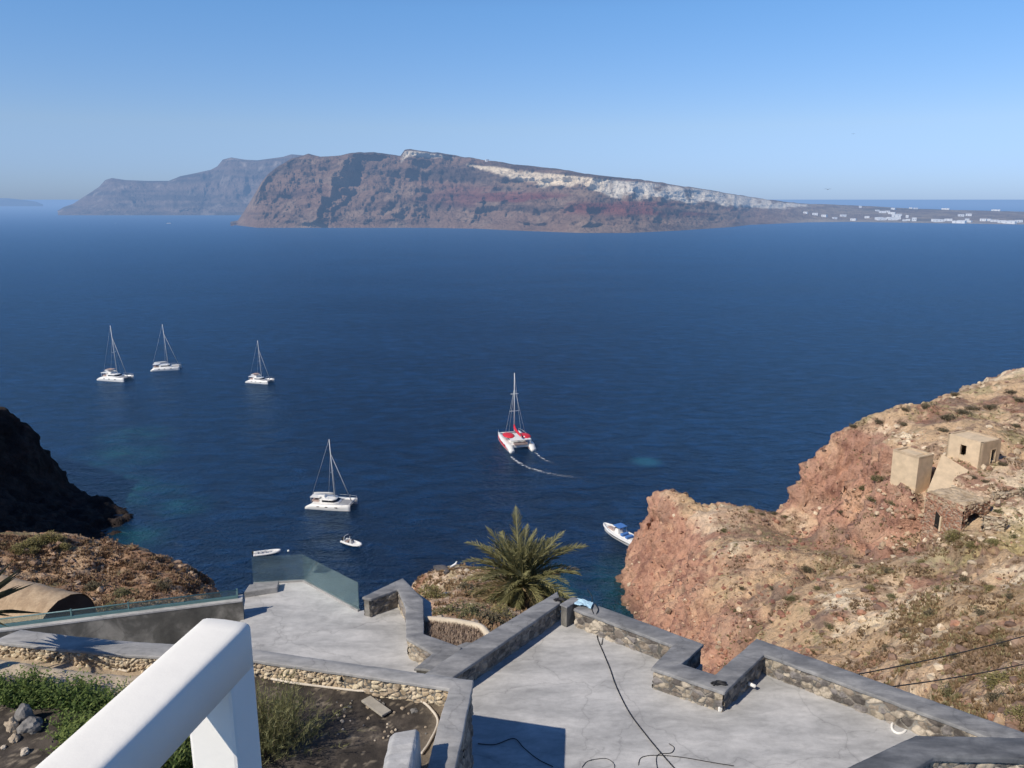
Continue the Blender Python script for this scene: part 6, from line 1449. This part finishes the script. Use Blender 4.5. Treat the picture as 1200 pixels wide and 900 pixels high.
def leafy_plant():
    rg = np.random.default_rng(93); c = soil_pt(190, 905); t = thing('leafy_plant', 'bright green leafy plant seen under the handrail', 'plant', tuple(c)); mb = MB()
    for s in range(60):
        b = np.append(rg.normal(0, .16, 2), 0); h_ = rg.uniform(.3, .75); lean = rg.normal(0, .12, 2)
        for k in range(16):
            f = (k + 2) / 18; p = b + np.array([lean[0] * f, lean[1] * f, h_ * f]); a = k * 2.4 + rg.random(); d = np.array([math.cos(a), math.sin(a), .7]); d /= np.linalg.norm(d); sd = np.cross(d, [0, 0, 1]); sd /= np.linalg.norm(sd); l, w_ = rg.uniform(.07, .12), .011; o = len(mb.v)
            mb.v += [tuple(p), tuple(p + d * l * .5 - sd * w_), tuple(p + d * l), tuple(p + d * l * .5 + sd * w_)]; mb.f.append((o, o + 1, o + 2, o + 3)); mb.sm.append(False); mb.tint += [float(np.clip(.2 + .4 * f + rg.normal(0, .15), 0, 1))] * 4
    mb.build('foliage', M['shrub'], t, fix=False)
    mb = MB()
    for k in range(10): a = rg.uniform(0, 6.28); mb.tube([(.1 * math.cos(a), .1 * math.sin(a), -.03), (.2 * math.cos(a), .2 * math.sin(a), .4)], [.008, .004], 5)
    mb.build('stem', M['twig'], t, fix=False)
leafy_plant()
def spiky():
    rg = np.random.default_rng(95); c = soil_pt(-24, 790); c.z += .3; t = thing('spiky_plant', 'dark spiky leaved plant at the left edge by the grey ledge', 'plant', (c.x, c.y, c.z)); mb = MB()
    for k in range(110):
        a = rg.uniform(0, 2 * PI); el = rg.uniform(-.1, 1.4); L = rg.uniform(.6, 1.05); d = np.array([math.cos(a) * math.cos(el), math.sin(a) * math.cos(el), math.sin(el)]); sd = np.cross(d, [0, 0, 1.]); sd /= np.linalg.norm(sd); b = np.array([0, 0, .75]); o = len(mb.v); w_ = .016
        mid = b + d * L * .55; tip = b + d * L + np.array([0, 0, -.1])
        mb.v += [tuple(b - sd * w_), tuple(b + sd * w_), tuple(mid + sd * w_), tuple(tip), tuple(mid - sd * w_)]; mb.f.append((o, o + 1, o + 2, o + 3, o + 4)); mb.sm.append(False); mb.tint += [rg.random()] * 5
    mb.build('foliage', M['spiky'], t, fix=False); mb = MB(); mb.tube([(0, 0, -.5), (.02, 0, .4), (0, 0, .8)], [.09, .07, .08], 8); mb.build('trunk', M['trunk'], t, fix=False)
spiky()

# ------------------------------------------------------------------ birds and power lines
def gull_standing(u, v):
    p = hit('slope', u, v + 4) or on_y(u, v + 4, 42.5)
    t = thing('seagull', 'white seagull standing on the dark rock at the edge of the palm knoll', 'seagull', (p.x, p.y, p.z)); mb = MB()
    prof = [(-.30, .0, .19, .012), (-.20, 0, .215, .04), (-.08, 0, .235, .075), (.04, 0, .265, .085), (.12, 0, .31, .07), (.155, 0, .37, .05), (.17, 0, .415, .048), (.195, 0, .435, .045), (.225, 0, .43, .025)]
    mb.tube([q[:3] for q in prof], [q[3] for q in prof], 10); b = mb.build('body', M['feather'], t)
    mb = MB(); mb.loft([[(-.28, s * .02, .215), (-.05, s * .085, .27), (.06, s * .085, .25), (-.08, s * .08, .20)] for s in (1, .9)], smooth=False)
    for s in (-1, 1):
        w_ = MB(); w_.tube([(-.30, s * .03, .22), (-.1, s * .07, .255), (.06, s * .07, .28)], [.008, .04, .03], 8); w_.build('wing', M['feather_grey'], t)
        w_ = MB(); w_.tube([(-.01, s * .03, .2), (-.01, s * .03, 0.0)], .009, 5); w_.build('leg', simple('gull_leg', (.5, .3, .2), .6, .1, 5.), t)
    w_ = MB(); w_.tube([(.235, 0, .43), (.30, 0, .415)], [.015, .004], 6); w_.build('beak', simple('gull_beak', (.6, .4, .05), .5, .1, 5.), t)
    t.rotation_euler = (0, 0, R(35)); t.scale = (.8,) * 3; return p
gull_standing(532, 663)
def boulder(u, v, r, src, label, seed, squash):
    stone('rock', u, v, r, simple('dark_boulder', (.10, .095, .10), .9, .3, 4., .6), label, seed, src, None, squash)
boulder(517, 668, .3, 'slope', 'flat dark rock beside the seagull at the edge of the palm knoll', 12, (1.5, .8, .55))
boulder(524, 672, .15, 'slope', 'small dark stone below the flat rock by the seagull', 13, (1, 1, .8))
boulder(482, 676, .28, 'slope', 'reddish stone at the left foot of the palm knoll', 15, (1, .8, .8))
def gull_flying(u, v, y, s, label):
    p = on_y(u, v, y); t = thing('seagull', label, 'seagull', tuple(p)); mb = MB(); mb.tube([(-.25, 0, 0), (-.1, 0, .01), (.1, 0, .01), (.22, 0, .02), (.3, 0, .0)], [.01, .05, .07, .045, .008], 8); mb.build('body', M['feather_grey'], t)
    for sg in (-1, 1):
        mb = MB(); mb.loft([[(x - c_, sg * y_, z), (x + c_, sg * y_, z), (x + c_ * .4, sg * y_, z + .015)] for x, c_, y_, z in ((.02, .09, .03, .02), (.05, .08, .3, .12), (-.02, .05, .55, .08), (-.10, .01, .72, .03))], smooth=False); mb.build('wing', M['feather_grey'], t)
    t.rotation_euler = (0, .2, R(60)); t.scale = (s,) * 3
gull_flying(970, 222, 200, 1.3, 'lower of two small gulls flying in the sky at right, just above the low shore')
gull_flying(1000, 157, 220, .8, 'higher of two small gulls flying in the sky at right')
def power_line(u0, v0, y0_, u1, v1, y1_, label):
    a, b = on_y(u0, v0, y0_), on_y(u1, v1, y1_); pts = []
    for k in range(25): t = k / 24; p = a.lerp(b, t); p.z -= 1.2 * t * (1 - t) * 1.2; pts.append(p)
    mm = MB(); mm.tube(pts, .028, 6); tag(mm.build('power_line', M['wire'], None, tuple(pts[12])), label, 'power line', 'power lines')
power_line(1290, 716, 48, 985, 794, 27, 'upper one of two dark power lines crossing the slope at right')
power_line(1290, 752, 47, 1035, 806, 26, 'lower one of two dark power lines crossing the slope at right')
# pale rocks at the waterline of the red cliff
for k, (u, v, r) in enumerate([(728, 704, 1.0), (719, 708, .8), (731, 699, .7)]):
    p = on_z(u, v, 0)
    stone('rock', u, v, r, M['rock_pale'], ('largest pale rock', 'leftmost pale rock', 'highest pale rock')[k] + ' at the waterline below the red cliff', 31 + k, 'slope')
    ob_ = bpy.data.objects[-1] if False else None
